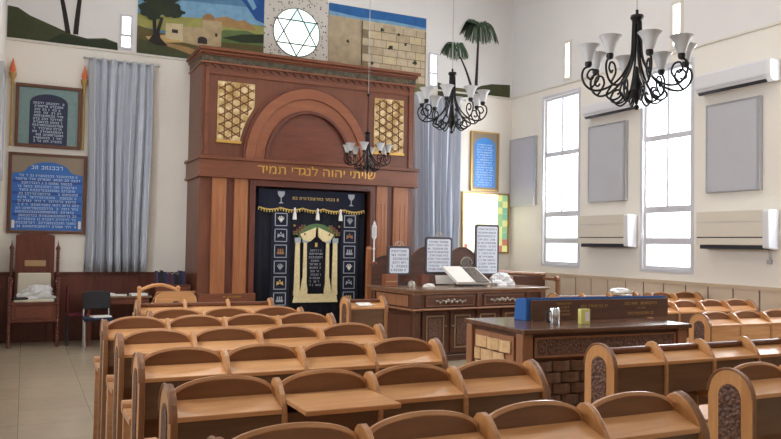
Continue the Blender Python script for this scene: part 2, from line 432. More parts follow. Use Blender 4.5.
# wainscot right
b = MB(); y = 12.80; ys = [12.88, 12.5, 12.08, 11.66, 11.244, 10.806, 10.392, 9.971, 9.55, 9.145, 8.725, 8.287, 7.874, 7.443, 7.017]
while ys[-1] > -2.5: ys.append(ys[-1]-0.425)
for a, c in zip(ys[:-1], ys[1:]): b.box(XR-0.03, c+0.012, 0.02, XR, a-0.012, 1.06, 0)
b.box(XR-0.018, ys[-1], 0.0, XR, 12.88, 1.06, 1)
b.box(XR-0.045, ys[-1], 1.06, XR, 12.88, 1.11, 2)
struct('trim_3', b, [M['pan_beige'], M['groove'], M['cap_beige']], 'beige panelled wainscot along the right wall')
# wainscot front (red wood), left and right of the ark
b = MB()
for (xa, xb) in ((XL, 2.40), (6.32, XR-0.05)):
    n = max(1, int((xb-xa)/0.62)); wd = (xb-xa)/n
    b.box(xa, YF-0.02, 0, xb, YF, 1.04)
    for i in range(n): b.box(xa+i*wd+0.012, YF-0.035, 0.03, xa+(i+1)*wd-0.012, YF-0.02, 1.02)
    b.box(xa, YF-0.05, 1.04, xb, YF, 1.075)
struct('trim_4', b, M['pan_red'], 'dark red wood wainscot along the front wall')

# ------------------------------------------------------------------ murals on the front wall (flat paint on thin panels)
class Paint:
    def __init__(s, y0): s.b = MB(); s.mats = []; s.y = y0; s.step = 0.0012
    def mi(s, key):
        if key not in s.mats: s.mats.append(key)
        return s.mats.index(key)
    def poly(s, pts, key, up=True):
        if up: s.y -= s.step
        s.b.face([(x, s.y, z) for x, z in pts], s.mi(key)); return s
    def blob(s, cx, cz, rx, rz, key, seed=0, n=22, rough=0.22):
        r = random.Random(seed); p = []
        for i in range(n):
            a = 2*pi*i/n; q = 1+r.uniform(-rough, rough); p.append((cx+rx*q*cos(a), cz+rz*q*sin(a)))
        return s.poly(p, key)
    def build(s, name, backing=None): 
        return s.b.build(name, [M['p_'+k] if 'p_'+k in M else M[k] for k in s.mats])
def wavy(x0, x1, zf, n=16): return [(x0+(x1-x0)*i/n, zf(x0+(x1-x0)*i/n)) for i in range(n+1)]

# big landscape with tomb building, left of the round window
p = Paint(YF-0.012)
p.b.box(1.57, YF-0.012, 4.67, 3.70, YF-0.001, 6.6, p.mi('sky'))
X0, X1 = 1.57, 3.70
p.poly([(X0,5.5),(X1,5.62),(X1,6.6),(X0,6.6)], 'sky')
p.poly([(X0,5.30),(X1,5.42),(X1,5.72),(X0,5.60)], 'sky2')
p.poly([(2.55,6.6),(3.0,6.1),(3.35,5.75),(3.55,5.5),(X1,5.45),(X1,6.6)], 'sky3')
p.poly([(2.9,6.6),(3.2,6.1),(3.5,5.66),(3.56,5.72),(3.3,6.2),(3.1,6.6)], 'sky2')
p.poly([(X0,5.10),(X0,5.32),(2.0,5.34),(2.5,5.38),(2.9,5.42),(X1,5.40),(X1,5.05)], 'field')
p.poly([(2.75,5.36),(2.9,5.45),(3.05,5.48),(3.2,5.43),(3.35,5.46),(3.5,5.38),(3.55,5.3),(2.8,5.3)], 'orangeland')
p.poly([(2.7,5.05),(3.0,5.24),(3.4,5.28),(X1,5.20),(X1,4.67),(2.6,4.67)], 'meadow')
p.poly([(2.95,5.10),(3.3,5.20),(X1,5.26),(X1,5.10),(3.3,5.06)], 'dkgreen')
p.poly([(X0,4.67),(X0,5.12),(1.9,5.05),(2.4,5.0),(2.9,5.02),(X1,5.05),(X1,4.67)], 'ground')
p.poly([(1.7,4.95),(2.1,5.04),(2.9,4.93),(2.9,4.88),(2.3,4.93),(1.8,4.86)], 'path')
p.poly([(1.9,4.9),(2.4,4.86),(3.0,4.72),(2.6,4.67),(2.0,4.78)], 'orangeland')
p.poly([(2.02,4.97),(2.02,5.22),(2.30,5.24),(2.30,4.95)], 'stone')
p.poly([(2.30,4.93),(2.30,5.20),(2.62,5.22),(2.62,5.38),(2.80,5.40),(2.95,5.36),(2.95,4.94),(2.62,4.9)], 'stone2')
p.poly([(2.62,5.36)]+[(2.73+0.11*cos(radians(180-a)), 5.37+0.11*sin(radians(a))) for a in range(0,181,20)], 'dome')
p.poly([(2.55,4.95),(2.55,5.02)]+[(2.63+0.08*cos(radians(180-a)), 5.02+0.05*sin(radians(a))) for a in range(0,181,30)]+[(2.71,4.95)], 'hole')
p.poly([(2.12,5.07),(2.12,5.13),(2.22,5.13),(2.22,5.07)], 'hole')
p.poly([(2.84,5.10),(2.84,5.16),(2.88,5.16),(2.88,5.10)], 'hole')
p.poly([(1.58,4.67),(1.6,4.9),(1.9,4.86),(2.2,4.80),(2.7,4.67)], 'hill')
p.poly([(1.74,4.88),(1.82,5.0),(1.80,5.3),(1.86,5.3),(1.87,5.08),(1.93,5.3),(1.98,5.3),(1.92,5.05),(1.94,4.95),(2.06,4.84),(1.9,4.82)], 'trunk')
for i, (cx, cz, rx, rz) in enumerate(((1.78,5.40,.19,.14),(1.98,5.48,.25,.14),(2.18,5.42,.13,.09),(1.82,5.66,.22,.18),(2.05,5.70,.20,.18),(1.9,5.9,.2,.16))):
    p.blob(cx, cz, rx, rz, 'tree' if i % 2 == 0 else 'dkgreen', i)
tag(p.build('landscape_mural'), 'painted landscape with dark tree, domed stone building and blue sky, left of the round window', 'mural')

# pebble panel with star window
p = MB().box(3.701, YF-0.015, 4.67, 4.90, YF-0.001, 6.6)
tag(p.build('pebble_panel', M['pebble']), 'speckled pebble wall panel around the round star window', 'wall panel')
sc = (4.305, 5.375); sr = 0.435
t = thing('star_window', 'round white stained glass window with a six pointed star', 'window', (sc[0], YF-0.016, sc[1]))
disc = [(sr*cos(2*pi*i/48), sr*sin(2*pi*i/48)) for i in range(48)]
MB().prism(disc, 'Y', -0.008, 0.0).build('glass', M['star'], t)
b = MB(); R = sr*0.98
hexr = R/sqrt(3)
for k2 in (0, 1):
    a = radians(90+k2*-60); P1 = (R*cos(a), R*sin(a))
    q1 = (hexr*cos(a-radians(30)), hexr*sin(a-radians(30))); q2 = (hexr*cos(a+radians(30)), hexr*sin(a+radians(30)))
    b.face([(P1[0], -0.0095, P1[1]), (q1[0], -0.0095, q1[1]), (q2[0], -0.0095, q2[1])])
b.build('tinted_glass', M['star_b'], t)
b = MB()
for s0 in (90, -90):
    P3 = [(R*cos(radians(s0+120*i)), R*sin(radians(s0+120*i))) for i in range(3)]
    for i in range(3):
        a, c = P3[i], P3[(i+1) % 3]; b.tube([(a[0], -0.012, a[1]), (c[0], -0.012, c[1])], 0.012, 6)
b.tube([(sr*cos(2*pi*i/48), -0.008, sr*sin(2*pi*i/48)) for i in range(49)], 0.009, 6, cap=False)
b.build('lead_lines', M['lead'], t)

# western-wall style stone mural on the right
p = Paint(YF-0.012); X0, X1 = 4.92, 6.955
p.b.box(X0, YF-0.012, 4.55, X1, YF-0.001, 6.02, p.mi('wallst'))
p.poly([(X0,5.80),(X1,5.80),(X1,6.02),(X0,6.02)], 'sky4')
p.poly([(X0,5.80),(X0,5.88),(5.5,5.84),(6.2,5.86),(X1,5.83),(X1,5.79)], 'sky2')
p.poly([(X0,4.55),(X0,5.80),(5.57,5.79),(5.57,4.55)], 'wallst2')
rn = random.Random(3)
z = 4.72; row = 0
while z < 5.72:
    h = 0.15; x = 5.60 + (0.12 if row % 2 else 0)
    if row % 2: p.poly([(5.60,z+.01),(5.60,z+h-.012),(5.70,z+h-.012),(5.70,z+.01)], 'wallst2', False)
    while x < X1-0.05:
        wd = rn.uniform(0.18, 0.32); x2 = min(X1-0.01, x+wd)
        if row == 0 and x == 5.60: p.y -= p.step
        p.b.face([(x, p.y-0.0012, z+.008), (x, p.y-0.0012, z+h-.008), (x2-.012, p.y-0.0012, z+h-.008), (x2-.012, p.y-0.0012, z+.008)], p.mi(rn.choice(['wallst','wallst2','stone','wallst'])))
        x = x2
    z += h; row += 1
# joint colour shows between blocks
p.b.face([(5.585, p.y-0.0004, 4.66), (5.585, p.y-0.0004, 5.75), (X1, p.y-0.0004, 5.75), (X1, p.y-0.0004, 4.66)], p.mi('joint'))
p.y -= 0.002
for (x, zz, s) in ((6.18,5.35,.05),(6.72,5.12,.05),(6.0,5.66,.035),(6.35,5.62,.03),(5.3,5.35,.03),(5.15,4.9,.03),(6.5,5.45,.03),(5.8,5.0,.03)):
    p.blob(x, zz, s, s*0.9, 'dkgreen', int(x*100), 12, 0.4)
p.poly([(6.55,4.55),(6.55,4.74),(6.8,4.70),(X1,4.72),(X1,4.55)], 'olive')
p.poly([(5.575,4.66),(5.575,5.78),(5.59,5.78),(5.59,4.66)], 'hole')
tag(p.build('stone_wall_mural'), 'painted mural of a pale stone block wall under blue sky, right of the round window', 'mural')

def palm(p, bx, bz, tx, tz, r, seed, wdt=0.03, fan=True, mid=None):
    rn = random.Random(seed); n = 8; Lp = []; Rp = []
    for i in range(n+1):
        t_ = i/n; cx = bx+(tx-bx)*t_ + (mid or 0)*sin(pi*t_); cz = bz+(tz-bz)*t_; ww = wdt*(1.1-0.5*t_)
        Lp.append((cx-ww, cz)); Rp.append((cx+ww, cz))
    p.poly(Lp+Rp[::-1], 'trunk')
    for i in range(70):
        h = rn.uniform(-1, 1); L = r*rn.uniform(0.85, 1.1); dr = rn.uniform(0.75, 1.05); up = rn.uniform(0.22, 0.42)
        c_ = []
        for q in range(7):
            t_ = q/6; c_.append((tx+h*L*0.98*(t_**0.8), tz+up*L*sin(pi*min(1, t_*0.9))-L*dr*t_**2.3*(0.9-0.25*abs(h))))
        w_ = [0.008, 0.014, 0.016, 0.016, 0.014, 0.009, 0.002]
        p.y -= 0.00005
        p.b.face([(x+(0.007 if q else 0), p.y, z+w_[q]*r*1.6) for q, (x, z) in enumerate(c_)]+[(x-0.007, p.y, z-w_[q]*r*1.6) for q, (x, z) in reversed(list(enumerate(c_)))], p.mi('palm' if i % 3 else 'palm2'))
# right palms mural
p = Paint(YF-0.002)
p.poly([(7.24,4.48),(7.24,4.80),(7.5,4.74),(7.75,4.70),(8.0,4.72),(8.25,4.84),(8.5,4.90),(8.95,4.93),(8.95,4.66),(8.4,4.64)], 'hill')
p.poly([(7.5,4.64),(7.55,4.74),(7.95,4.74),(8.3,4.70),(8.1,4.66)], 'hill2')
palm(p, 8.02, 4.76, 7.62, 5.55, 0.34, 4, 0.028, mid=0.04)
palm(p, 8.12, 4.76, 8.17, 6.02, 0.46, 5, 0.032)
tag(p.build('palm_mural'), 'painted pair of palm trees on a green hill, right of the ark near the corner', 'mural')
# left palms mural
p = Paint(YF-0.002)
p.poly([(-0.33,4.67),(-0.33,5.16),(-0.19,5.15),(-0.02,5.05),(0.195,4.975),(0.41,4.90),(0.56,4.84),(0.81,4.80),(1.08,4.84),(1.27,4.79),(1.28,4.67)], 'hill')
p.poly([(0.2,4.67),(0.45,4.83),(0.81,4.78),(1.08,4.82),(1.27,4.77),(1.28,4.67)], 'dkgreen')
palm(p, 0.53, 4.84, 0.22, 6.1, 0.5, 6, 0.035, mid=0.03)
palm(p, 0.64, 4.84, 0.80, 6.3, 0.5, 7, 0.035, mid=-0.02)
tag(p.build('palm_mural'), 'painted palm trunks on a dark green hill at the upper left corner', 'mural')

# ------------------------------------------------------------------ the ark (aron kodesh)
ark = thing('torah_ark', 'tall carved reddish wood ark with round arch and gilt Hebrew lettering', 'ark', (2.44, 11.9, 0))
def A(x): return x-2.44     # world x -> local
W = 3.76
b = MB()   # body: hollow doorway
b.box(0, 0, 2.60, W, 0.98, 4.42); b.box(0, 0, 0, A(3.30), 0.98, 2.60); b.box(A(5.40), 0, 0, W, 0.98, 2.60)
b.box(A(3.30), 0.5, 0, A(5.40), 0.98, 2.60)
b.build('body', M['arkz'], ark, bevel=0.004)
b = MB(); b.box(-0.05, -0.14, 2.60, W+0.05, 0.98, 2.64).box(-0.03, -0.12, 2.64, W+0.03, 0.98, 2.88).box(-0.06, -0.15, 2.88, W+0.06, 0.98, 2.93)
lint = b.build('lintel', M['ark'], ark, bevel=0.006)
def heb(s): return s[::-1]
lw = 3.321, 5.421
lt = text_mesh('lettering', heb('שויתי יהוה לנגרי תמיר'), 0.2, M['gold'], lint, (A((lw[0]+lw[1])/2), -0.123, 2.765), width=lw[1]-lw[0]-0.02)
def add_heels(o, which):
    """square the roof corner of the letter dalet"""
    import bmesh
    bm = bmesh.new(); bm.from_mesh(o.data); seen = set(); comps = []
    for v in bm.verts:
        if v in seen: continue
        st = [v]; comp = []; seen.add(v)
        while st:
            q = st.pop(); comp.append(q.co.copy())
            for e in q.link_edges:
                w_ = e.other_vert(q)
                if w_ not in seen: seen.add(w_); st.append(w_)
        comps.append((min(c.x for c in comp), max(c.x for c in comp), min(c.y for c in comp), max(c.y for c in comp), min(c.z for c in comp), max(c.z for c in comp)))
    comps.sort()
    for k_ in which:
        x0, x1, y0, y1, z0, z1 = comps[k_]; h_ = (y1-y0)*0.17
        r = bmesh.ops.create_cube(bm, size=1.0)
        for v in r['verts']:
            v.co.x = x1+0.004+v.co.x*0.034; v.co.y = y1-h_/2+v.co.y*h_; v.co.z = (z0+z1)/2+v.co.z*(z1-z0)
    bm.to_mesh(o.data); bm.free()
add_heels(lt, (0, 5))
b = MB(); 
prof = [(0.0,4.53),(-0.20,4.53),(-0.24,4.57),(-0.26,4.63),(-0.30,4.66),(-0.30,4.69),(0.0,4.69)]
b.box(-0.02, -0.05, 4.53, W+0.02, 0.98, 4.555); b.box(-0.04, -0.075, 4.555, W+0.04, 0.98, 4.60); b.box(-0.075, -0.12, 4.60, W+0.075, 0.98, 4.65)
b.build('crown_moulding', M['ark'], ark, bevel=0.012)
b = MB().box(-0.01, -0.03, 4.43, W+0.01, 0.98, 4.53); b.build('frieze', M['green_carv'], ark)
b = MB().box(-0.03, -0.05, 4.405, W+0.03, 0.98, 4.43); b.build('bead_moulding', M['archw'], ark, bevel=0.004)
b = MB(); n = 28
for i in range(n): b.prism([(0.02+i*(W-0.04)/n, 4.40),(0.02+(i+1)*(W-0.04)/n-0.03, 4.40),(0.02+(i+0.5)*(W-0.04)/n-0.015, 4.345)], 'Y', -0.03, 0)
b.build('dentil_band', M['arkdk'], ark)
# arch: outer ring, inner ring, tympanum
cx, cz = A(4.225), 2.93
def ring(ro, ri, y0, y1, rz=None, zb=None):
    o_ = arc(cx, cz, ro, 0, 180, 28, ro*1.13); i_ = arc(cx, cz, ri, 180, 0, 28, ri*1.13)
    return MB().prism(o_+i_, 'Y', y0, y1)
ring(1.08, 0.93, -0.07, 0).build('arch_band', M['archw'], ark, bevel=0.008)
ring(0.93, 0.76, -0.045, 0).build('arch_band', M['archw'], ark, bevel=0.006)
ring(0.76, 0.71, -0.075, 0).build('arch_moulding', M['arkdk'], ark, bevel=0.008)
ring(1.12, 1.08, -0.05, 0).build('arch_moulding', M['arkdk'], ark, bevel=0.008)
MB().prism(arc(cx, cz, 0.71, 0, 180, 28, 0.71*1.13), 'Y', -0.006, 0).build('tympanum', M['tymp'], ark)
# side vertical frames of upper box
boxes('panel_frame', [(0.05, -0.025, 2.95, 0.11, 0, 4.34), (W-0.11, -0.025, 2.95, W-0.05, 0, 4.34), (0.11, -0.025, 4.24, W-0.11, 0, 4.30)], M['ark'], ark, 0.006)
# lattices, cut by the arch on their inner side
def lattice(xa, xb, flip):
    za, zb = 3.20, 4.14; pts = []
    inner = lambda z: None
    out = [(xa, za), (xa, zb), (xb, zb)] if not flip else [(xb, za), (xb, zb), (xa, zb)]
    N = 16; edge = []
    for i in range(N+1):
        z = zb+(za-zb)*i/N
        q = (z-cz)/(1.13*1.19)
        dx = 1.19*sqrt(max(0, 1-q*q)) if abs(q) < 1 else 0
        x = (cx-dx) if not flip else (cx+dx)
        x = min(xb, x) if not flip else max(xa, x)
        edge.append((x, z))
    poly = ([(xa, za), (xa, zb)]+edge) if not flip else ([(xb, za), (xb, zb)]+edge)
    o = MB().prism(poly, 'Y', -0.016, 0).build('lattice_panel', M['goldbk'], ark)
    def inside(x, z):
        if not (xa+.01 < x < xb-.01 and za+.01 < z < zb-.01): return False
        q = (z-cz)/(1.13*1.21); dx = 1.21*sqrt(max(0, 1-q*q)) if abs(q) < 1 else 0
        return x < cx-dx if not flip else x > cx+dx
    b = MB(); d0 = 0.125; mx_, mz_ = (xa+xb)/2, (za+zb)/2
    for ang in (90, 30, 150):
        ca, sa = cos(radians(ang)), sin(radians(ang))
        for k_ in range(-9, 10):
            off = (k_+0.5)*d0; run = []
            for q in range(-60, 61):
                u = q*0.02; x, z = mx_-sa*off+ca*u, mz_+ca*off+sa*u
                if inside(x, z): run.append((x, -0.024, z))
                else:
                    if len(run) > 1: b.tube([run[0], run[-1]], 0.0085, 4)
                    run = []
            if len(run) > 1: b.tube([run[0], run[-1]], 0.0085, 4)
    b.build('fretwork', M['lattdk'], o)
    e0 = edge[-1][0]
    MB().box(*( (xa-0.01, -0.045, za-0.04, e0+0.02, 0, za) if not flip else (e0-0.02, -0.045, za-0.04, xb+0.01, 0, za))).build('lattice_sill', M['gold'], ark)
lattice(A(2.69), A(3.29), False); lattice(A(5.42), A(5.99), True)
# pilasters with flutes
for (xa, xb) in ((2.632,2.856),(2.985,3.20),(5.472,5.68),(5.80,6.08)):
    b = MB().box(A(xa), -0.05, 0.0, A(xb), 0, 2.60)
    nf = 3
    for i in range(nf):
        fx = A(xa)+(xb-xa)*(i+0.5)/nf
        b.box(fx-0.014, -0.058, 0.95, fx+0.014, -0.05, 2.30)
    b.build('pilaster', M['pil'], ark, bevel=0.005)
boxes('recess_strip', [(A(xa), -0.012, 0, A(xb), 0, 2.60) for (xa, xb) in ((2.86,2.98),(5.685,5.795))], M['arkdk'], ark)
b = MB(); b.box(A(3.24), -0.04, 0.0, A(3.33), 0, 2.60).box(A(5.36), -0.04, 0.0, A(5.46), 0, 2.60).box(A(3.33), -0.04, 2.50, A(5.36), 0, 2.60)
b.build('door_frame', M['arkdk'], ark, bevel=0.006)
boxes('plinth', [(0.0, -0.14, 0.0, A(3.34), -0.055, 0.78), (A(5.36), -0.14, 0.0, W, -0.055, 0.78)], M['ark'], ark, 0.008)
b = MB(); script_rows(b, A(2.78), A(3.12), 0.745, 0.715, 1, -0.14, h=0.025); b.build('plinth_lettering', M['gold'], ark)

# parochet (ark curtain)
pc = thing('ark_curtain', 'navy velvet ark curtain embroidered in gold hanging in the ark doorway', 'curtain', (4.35, 12.02, 0))
cxw = 0.985
b = MB(); nx = 90; zs = (0.10, 2.48)
for i in range(nx+1):
    x = -cxw+2*cxw*i/nx; yy = 0.012*sin(x*22)+0.005*sin(x*51); b.v += [(x, yy+0.01, zs[0]), (x, yy+0.01, zs[1])]
for i in range(nx): b.f.append((2*i, 2*i+2, 2*i+3, 2*i+1)); b.m.append(0)
o = b.build('velvet_cloth', M['navy'], pc, smooth=True); sd = o.modifiers.new('thickness', 'SOLIDIFY'); sd.thickness = 0.012; sd.offset = 0
def K(x): return x-4.35
yE = -0.02
# valance
b = MB(); n = 40; low = [(K(3.42)+ (1.88)*i/n, 2.17-0.035*abs(sin(pi*i/8))) for i in range(n+1)]
b.prism(low+[(K(5.30),2.47),(K(3.42),2.47)], 'Y', yE-0.012, yE)
b.build('valance', M['navy2'], pc)
b = MB(); b.tube([(x, yE-0.018, z_) for x, z_ in low], 0.013, 6)
for i in range(0, n+1): b.box(low[i][0]-0.008, yE-0.02, low[i][1]-0.045, low[i][0]+0.008, yE-0.012, low[i][1])
b.build('gold_fringe', M['thread_gold'], pc)
b = MB(); script_rows(b, K(4.0), K(4.86), 2.37, 2.30, 1, yE-0.012, h=0.045, ragged=0); b.build('valance_lettering', M['thread_gold'], pc)
for gx in (3.80, 5.055):
    b = MB(); g = K(gx); y1, y0 = yE-0.012, yE-0.02
    b.prism([(g-0.06,2.44),(g-0.055,2.385),(g-0.03,2.35),(g-0.007,2.335),(g-0.006,2.27),(g-0.035,2.25),(g-0.035,2.24),(g+0.035,2.24),(g+0.035,2.25),(g+0.006,2.27),(g+0.007,2.335),(g+0.03,2.35),(g+0.055,2.385),(g+0.06,2.44)], 'Y', y0, y1)
    b.build('goblet_embroidery', M['thread_silver'], pc)
for tx in (4.03, 4.435, 4.85):
    b = MB().lathe([(0.006,0.08),(0.02,0.06),(0.022,0.045),(0.014,0.03),(0.03,-0.04),(0.036,-0.12),(0.001,-0.12)], (K(tx), yE-0.045, 2.10), 10)
    b.build('tassel', M['thread_white'], pc, smooth=True)
cols = (3.81, 5.04); rn = random.Random(5)
for ci, gx in enumerate(cols):
    b = MB(); g = K(gx); b.box(g-0.16, yE-0.004, 0.15, g+0.16, yE+0.006, 2.10); b.build('side_band', M['navy2'], pc)
    for j in range(7):
        zc = 1.975-0.262*j; h = 0.108
        b = MB()
        for (xa, za, xb, zb) in ((-h,-h,h,-h+.014),(-h,h-.014,h,h),(-h,-h,-h+.014,h),(h-.014,-h,h,h)):
            b.box(g+xa, yE-0.012, zc+za, g+xb, yE-0.004, zc+zb)
        fr = b.build('emblem_square', M['thread_silver'], pc)
        b = MB(); mk = ['thread_white','thread_silver','thread_orange','thread_silver','thread_gold','thread_silver','thread_white'][j]
        if ci == 1: mk = ['thread_silver','thread_orange','thread_silver','thread_white','thread_silver','thread_gold','thread_silver'][j]
        y1, y0 = yE-0.004, yE-0.011
        if j % 3 == 0:
            for a in range(5):
                t_ = radians(30+a*30); b.prism([(g-.006,zc-.05),(g+.006,zc-.05),(g+.06*cos(t_)+.006,zc+.06*sin(t_)),(g+.06*cos(t_)-.006,zc+.06*sin(t_))], 'Y', y0, y1)
        elif j % 3 == 1:
            b.prism([(g-.06,zc-.04),(g,zc-.01),(g+.06,zc-.04),(g+.05,zc+.03),(g,zc+.0),(g-.05,zc+.03)], 'Y', y0, y1); b.prism([(g-.02,zc+.02),(g+.02,zc+.02),(g,zc+.06)], 'Y', y0, y1)
        else:
            b.box(g-.06, y0, zc-.05, g+.06, y1, zc-.015); 
            for q in (-.045, -.01, .025): b.box(g+q, y0, zc-.015, g+q+.02, y1, zc+.04)
        b.build('emblem', M[mk], fr)
# central gate embroidery
g0 = K(4.435); b = MB(); y1, y0 = yE, yE-0.02
b.prism([(g0-0.40,0.60),(g0+0.40,0.60),(g0+0.37,0.74),(g0-0.37,0.74)], 'Y', y0, y1)
for s in (-1, 1):
    for (xa, wd) in ((0.335, 0.05), (0.20, 0.035)):
        x = g0+s*xa; b.prism([(x-wd,0.74),(x+wd,0.74),(x+wd*0.72,1.62),(x-wd*0.72,1.62)], 'Y', y0-0.01, y1)
    x = g0+s*0.27; b.box(x-0.12, y0-0.006, 0.72, x+0.12, y1, 0.80)
    x = g0+s*0.21; b.prism([(x-0.06,0.80),(x+0.06,0.80),(x+0.03,1.0),(x-0.03,1.0)], 'Y', y0-0.016, y1)
b.build('gate_embroidery', M['thread_pale'], pc)
b = MB()
for s in (-1, 1):
    for xa in (0.335, 0.20): x = g0+s*xa; b.box(x-0.05, y0-0.014, 1.60, x+0.05, y1, 1.68)
b.build('capitals', M['thread_silver'], pc)
b = MB()
b.prism(arc(g0,1.66,0.33,0,180,14,0.26)+arc(g0,1.66,0.25,180,0,14,0.17), 'Y', y0-0.012, y1)
b.build('gate_arch', M['thread_green'], pc)
b = MB()
b.prism([(g0-0.30,1.74),(g0-0.02,1.86),(g0-0.03,1.70),(g0-0.12,1.62),(g0-0.24,1.64)], 'Y', y0-0.02, y1); b.prism([(g0+0.30,1.74),(g0+0.02,1.86),(g0+0.03,1.70),(g0+0.12,1.62),(g0+0.24,1.64)], 'Y', y0-0.02, y1)
b.build('gate_drape', M['thread_pale'], pc)
for mk, off in (('thread_red', 0), ('thread_green', 1), ('thread_orange', 2)):
    b = MB()
    for s in (-1, 1):
        for i in range(5):
            x = g0+s*(0.22+0.045*((i*3+off) % 5)); zc = 1.74+0.035*((i*2+off*3) % 5); b.ball((x, y0-0.008, zc), 0.022, 8)
    b.build('flower_embroidery', M[mk], pc, smooth=True)
b = MB(); script_rows(b, g0-0.13, g0+0.13, 1.50, 0.86, 11, yE-0.004, h=0.032, ragged=0.15); b.build('centre_lettering', M['thread_silver'], pc)
b = MB(); b.box(g0-0.02, yE-0.006, 1.53, g0+0.02, yE, 1.60).build('crown_embroidery', M['thread_gold'], pc)

# ------------------------------------------------------------------ window curtains
def pleated(name, x0, x1, z0, z1, label, ph=0, pl=7, top_tie=True):
    t = thing(name, label, 'curtain', ((x0+x1)/2, YF-0.12, 0)); wd = x1-x0
    b = MB(); nx = 150; nz = 14
    for j in range(nz+1):
        f = j/nz; z = z0+(z1-z0)*f
        for i in range(nx+1):
            u = i/nx; amp = 0.085*(1-0.45*f); fold = sin(2*pi*pl*u+ph+0.5*sin(3*u+2*f)) + 0.35*sin(2*pi*pl*2.3*u+1.3*ph+f)
            x = -wd/2+wd*u*(1)+0.02*sin(5*u+4*f)
            b.v.append((x, amp*fold, z))
    for j in range(nz):
        for i in range(nx): a = j*(nx+1)+i; b.f.append((a, a+1, a+nx+2, a+nx+1)); b.m.append(0)
    o = b.build('drape', M['curt'], t, smooth=True); o.modifiers.new('thickness', 'SOLIDIFY').thickness = 0.004
    b = MB(); b.tube([(-wd/2-0.06, 0, z1-0.02), (wd/2+0.06, 0, z1-0.02)], 0.014, 8)
    b.lathe([(0.001,-0.03),(0.025,-0.01),(0.025,0.01),(0.001,0.03)], (-wd/2-0.08, 0, z1-0.02), 10, axis='X').lathe([(0.001,-0.03),(0.025,-0.01),(0.025,0.01),(0.001,0.03)], (wd/2+0.08, 0, z1-0.02), 10, axis='X')
    for sx in (-1, 1): b.box(sx*wd/2-0.01, 0, z1-0.03, sx*wd/2+0.01, 0.12, z1-0.01)
    b.build('curtain_rod', M['alu'], t)
    return t
pleated('window_curtain', 0.86, 1.83, 1.08, 4.48, 'long grey blue pleated curtain left of the ark', 0.6, 7)
pleated('window_curtain', 6.66, 7.72, 0.90, 4.50, 'long grey blue pleated curtain between ark and room corner', 2.0, 8)

# ------------------------------------------------------------------ wall boards and pictures (front wall, left)
t = thing('memorial_board', 'framed dark navy text board with teal border between two gilt torches', 'board', (0.29, YF-0.03, 3.50))
b = MB()
b.box(-0.47, -0.03, 0.43, 0.47, 0.03, 0.48).box(-0.47, -0.03, -0.50, 0.47, 0.03, -0.45).box(-0.47, -0.03, -0.45, -0.42, 0.03, 0.43).box(0.42, -0.03, -0.45, 0.47, 0.03, 0.43)
b.build('frame', M['frame_br'], t, bevel=0.005)
MB().box(-0.42, 0, -0.45, 0.42, 0.02, 0.43).build('border_panel', M['teal'], t)
pl = MB().prism([(-0.27,-0.45),(0.27,-0.45),(0.27,0.20)]+arc(0,0.20,0.27,0,180,12,0.14)[1:], 'Y', -0.006, 0).build('text_panel', M['navyb'], t)
b = MB(); script_rows(b, -0.23, 0.23, 0.22, -0.42, 13, -0.006, h=0.032, ragged=0.06); b.build('lettering', M['letter_w'], pl)
for sx in (-0.52, 0.50):
    t = thing('gilt_torch', 'gilt torch with orange flame on the %s of the navy board' % ('left' if sx < 0 else 'right'), 'wall ornament', (0.29+sx, YF-0.05, 3.0))
    MB().lathe([(0.018,0),(0.024,0.02),(0.018,0.05),(0.018,0.92),(0.03,0.97),(0.022,1.0),(0.05,1.07),(0.055,1.12),(0.02,1.13)], (0,0,0), 12).build('shaft', M['frame_gold'], t, smooth=True)
    MB().lathe([(0.03,1.12),(0.045,1.17),(0.03,1.24),(0.012,1.31),(0.001,1.36)], (0,0,0), 10).build('flame', M['orange'], t, smooth=True)
t = thing('blue_text_board', 'large blue board of small white text with domed header above the throne chair', 'board', (0.31, YF-0.03, 2.29))
b = MB(); 
b.box(-0.56, -0.02, 0.58, 0.56, 0.03, 0.62).box(-0.56, -0.02, -0.62, 0.56, 0.03, -0.58).box(-0.56, -0.02, -0.58, -0.51, 0.03, 0.58).box(0.51, -0.02, -0.58, 0.56, 0.03, 0.58)
b.build('frame', M['frame_br'], t, bevel=0.005)
MB().box(-0.51, 0, -0.58, 0.51, 0.02, 0.58).build('backing', M['taupe'], t)
pl = MB().prism([(-0.50,-0.57),(0.50,-0.57),(0.50,0.30),(0.36,0.32)]+arc(0,0.32,0.32,0,180,14,0.17)[1:-1]+[(-0.36,0.32),(-0.50,0.30)], 'Y', -0.006, 0).build('blue_panel', M['board_blue'], t)
b = MB(); 
for zz in (0.16, -0.02, -0.16, -0.35): b.box(-0.49, -0.008, zz, 0.49, -0.006, zz+0.04)
b.build('blue_band', M['board_blue2'], pl)
b = MB(); script_rows(b, -0.24, 0.24, 0.44, 0.36, 1, -0.008, h=0.055, ragged=0); script_rows(b, -0.46, 0.46, 0.30, -0.54, 15, -0.009, h=0.034, ragged=0.08); b.build('lettering', M['letter_w'], pl)
b = MB().box(-0.49, -0.012, -0.54, -0.45, -0.006, -0.42).box(0.45, -0.012, -0.54, 0.49, -0.006, -0.42); b.build('memorial_lamp', M['paper'], t)

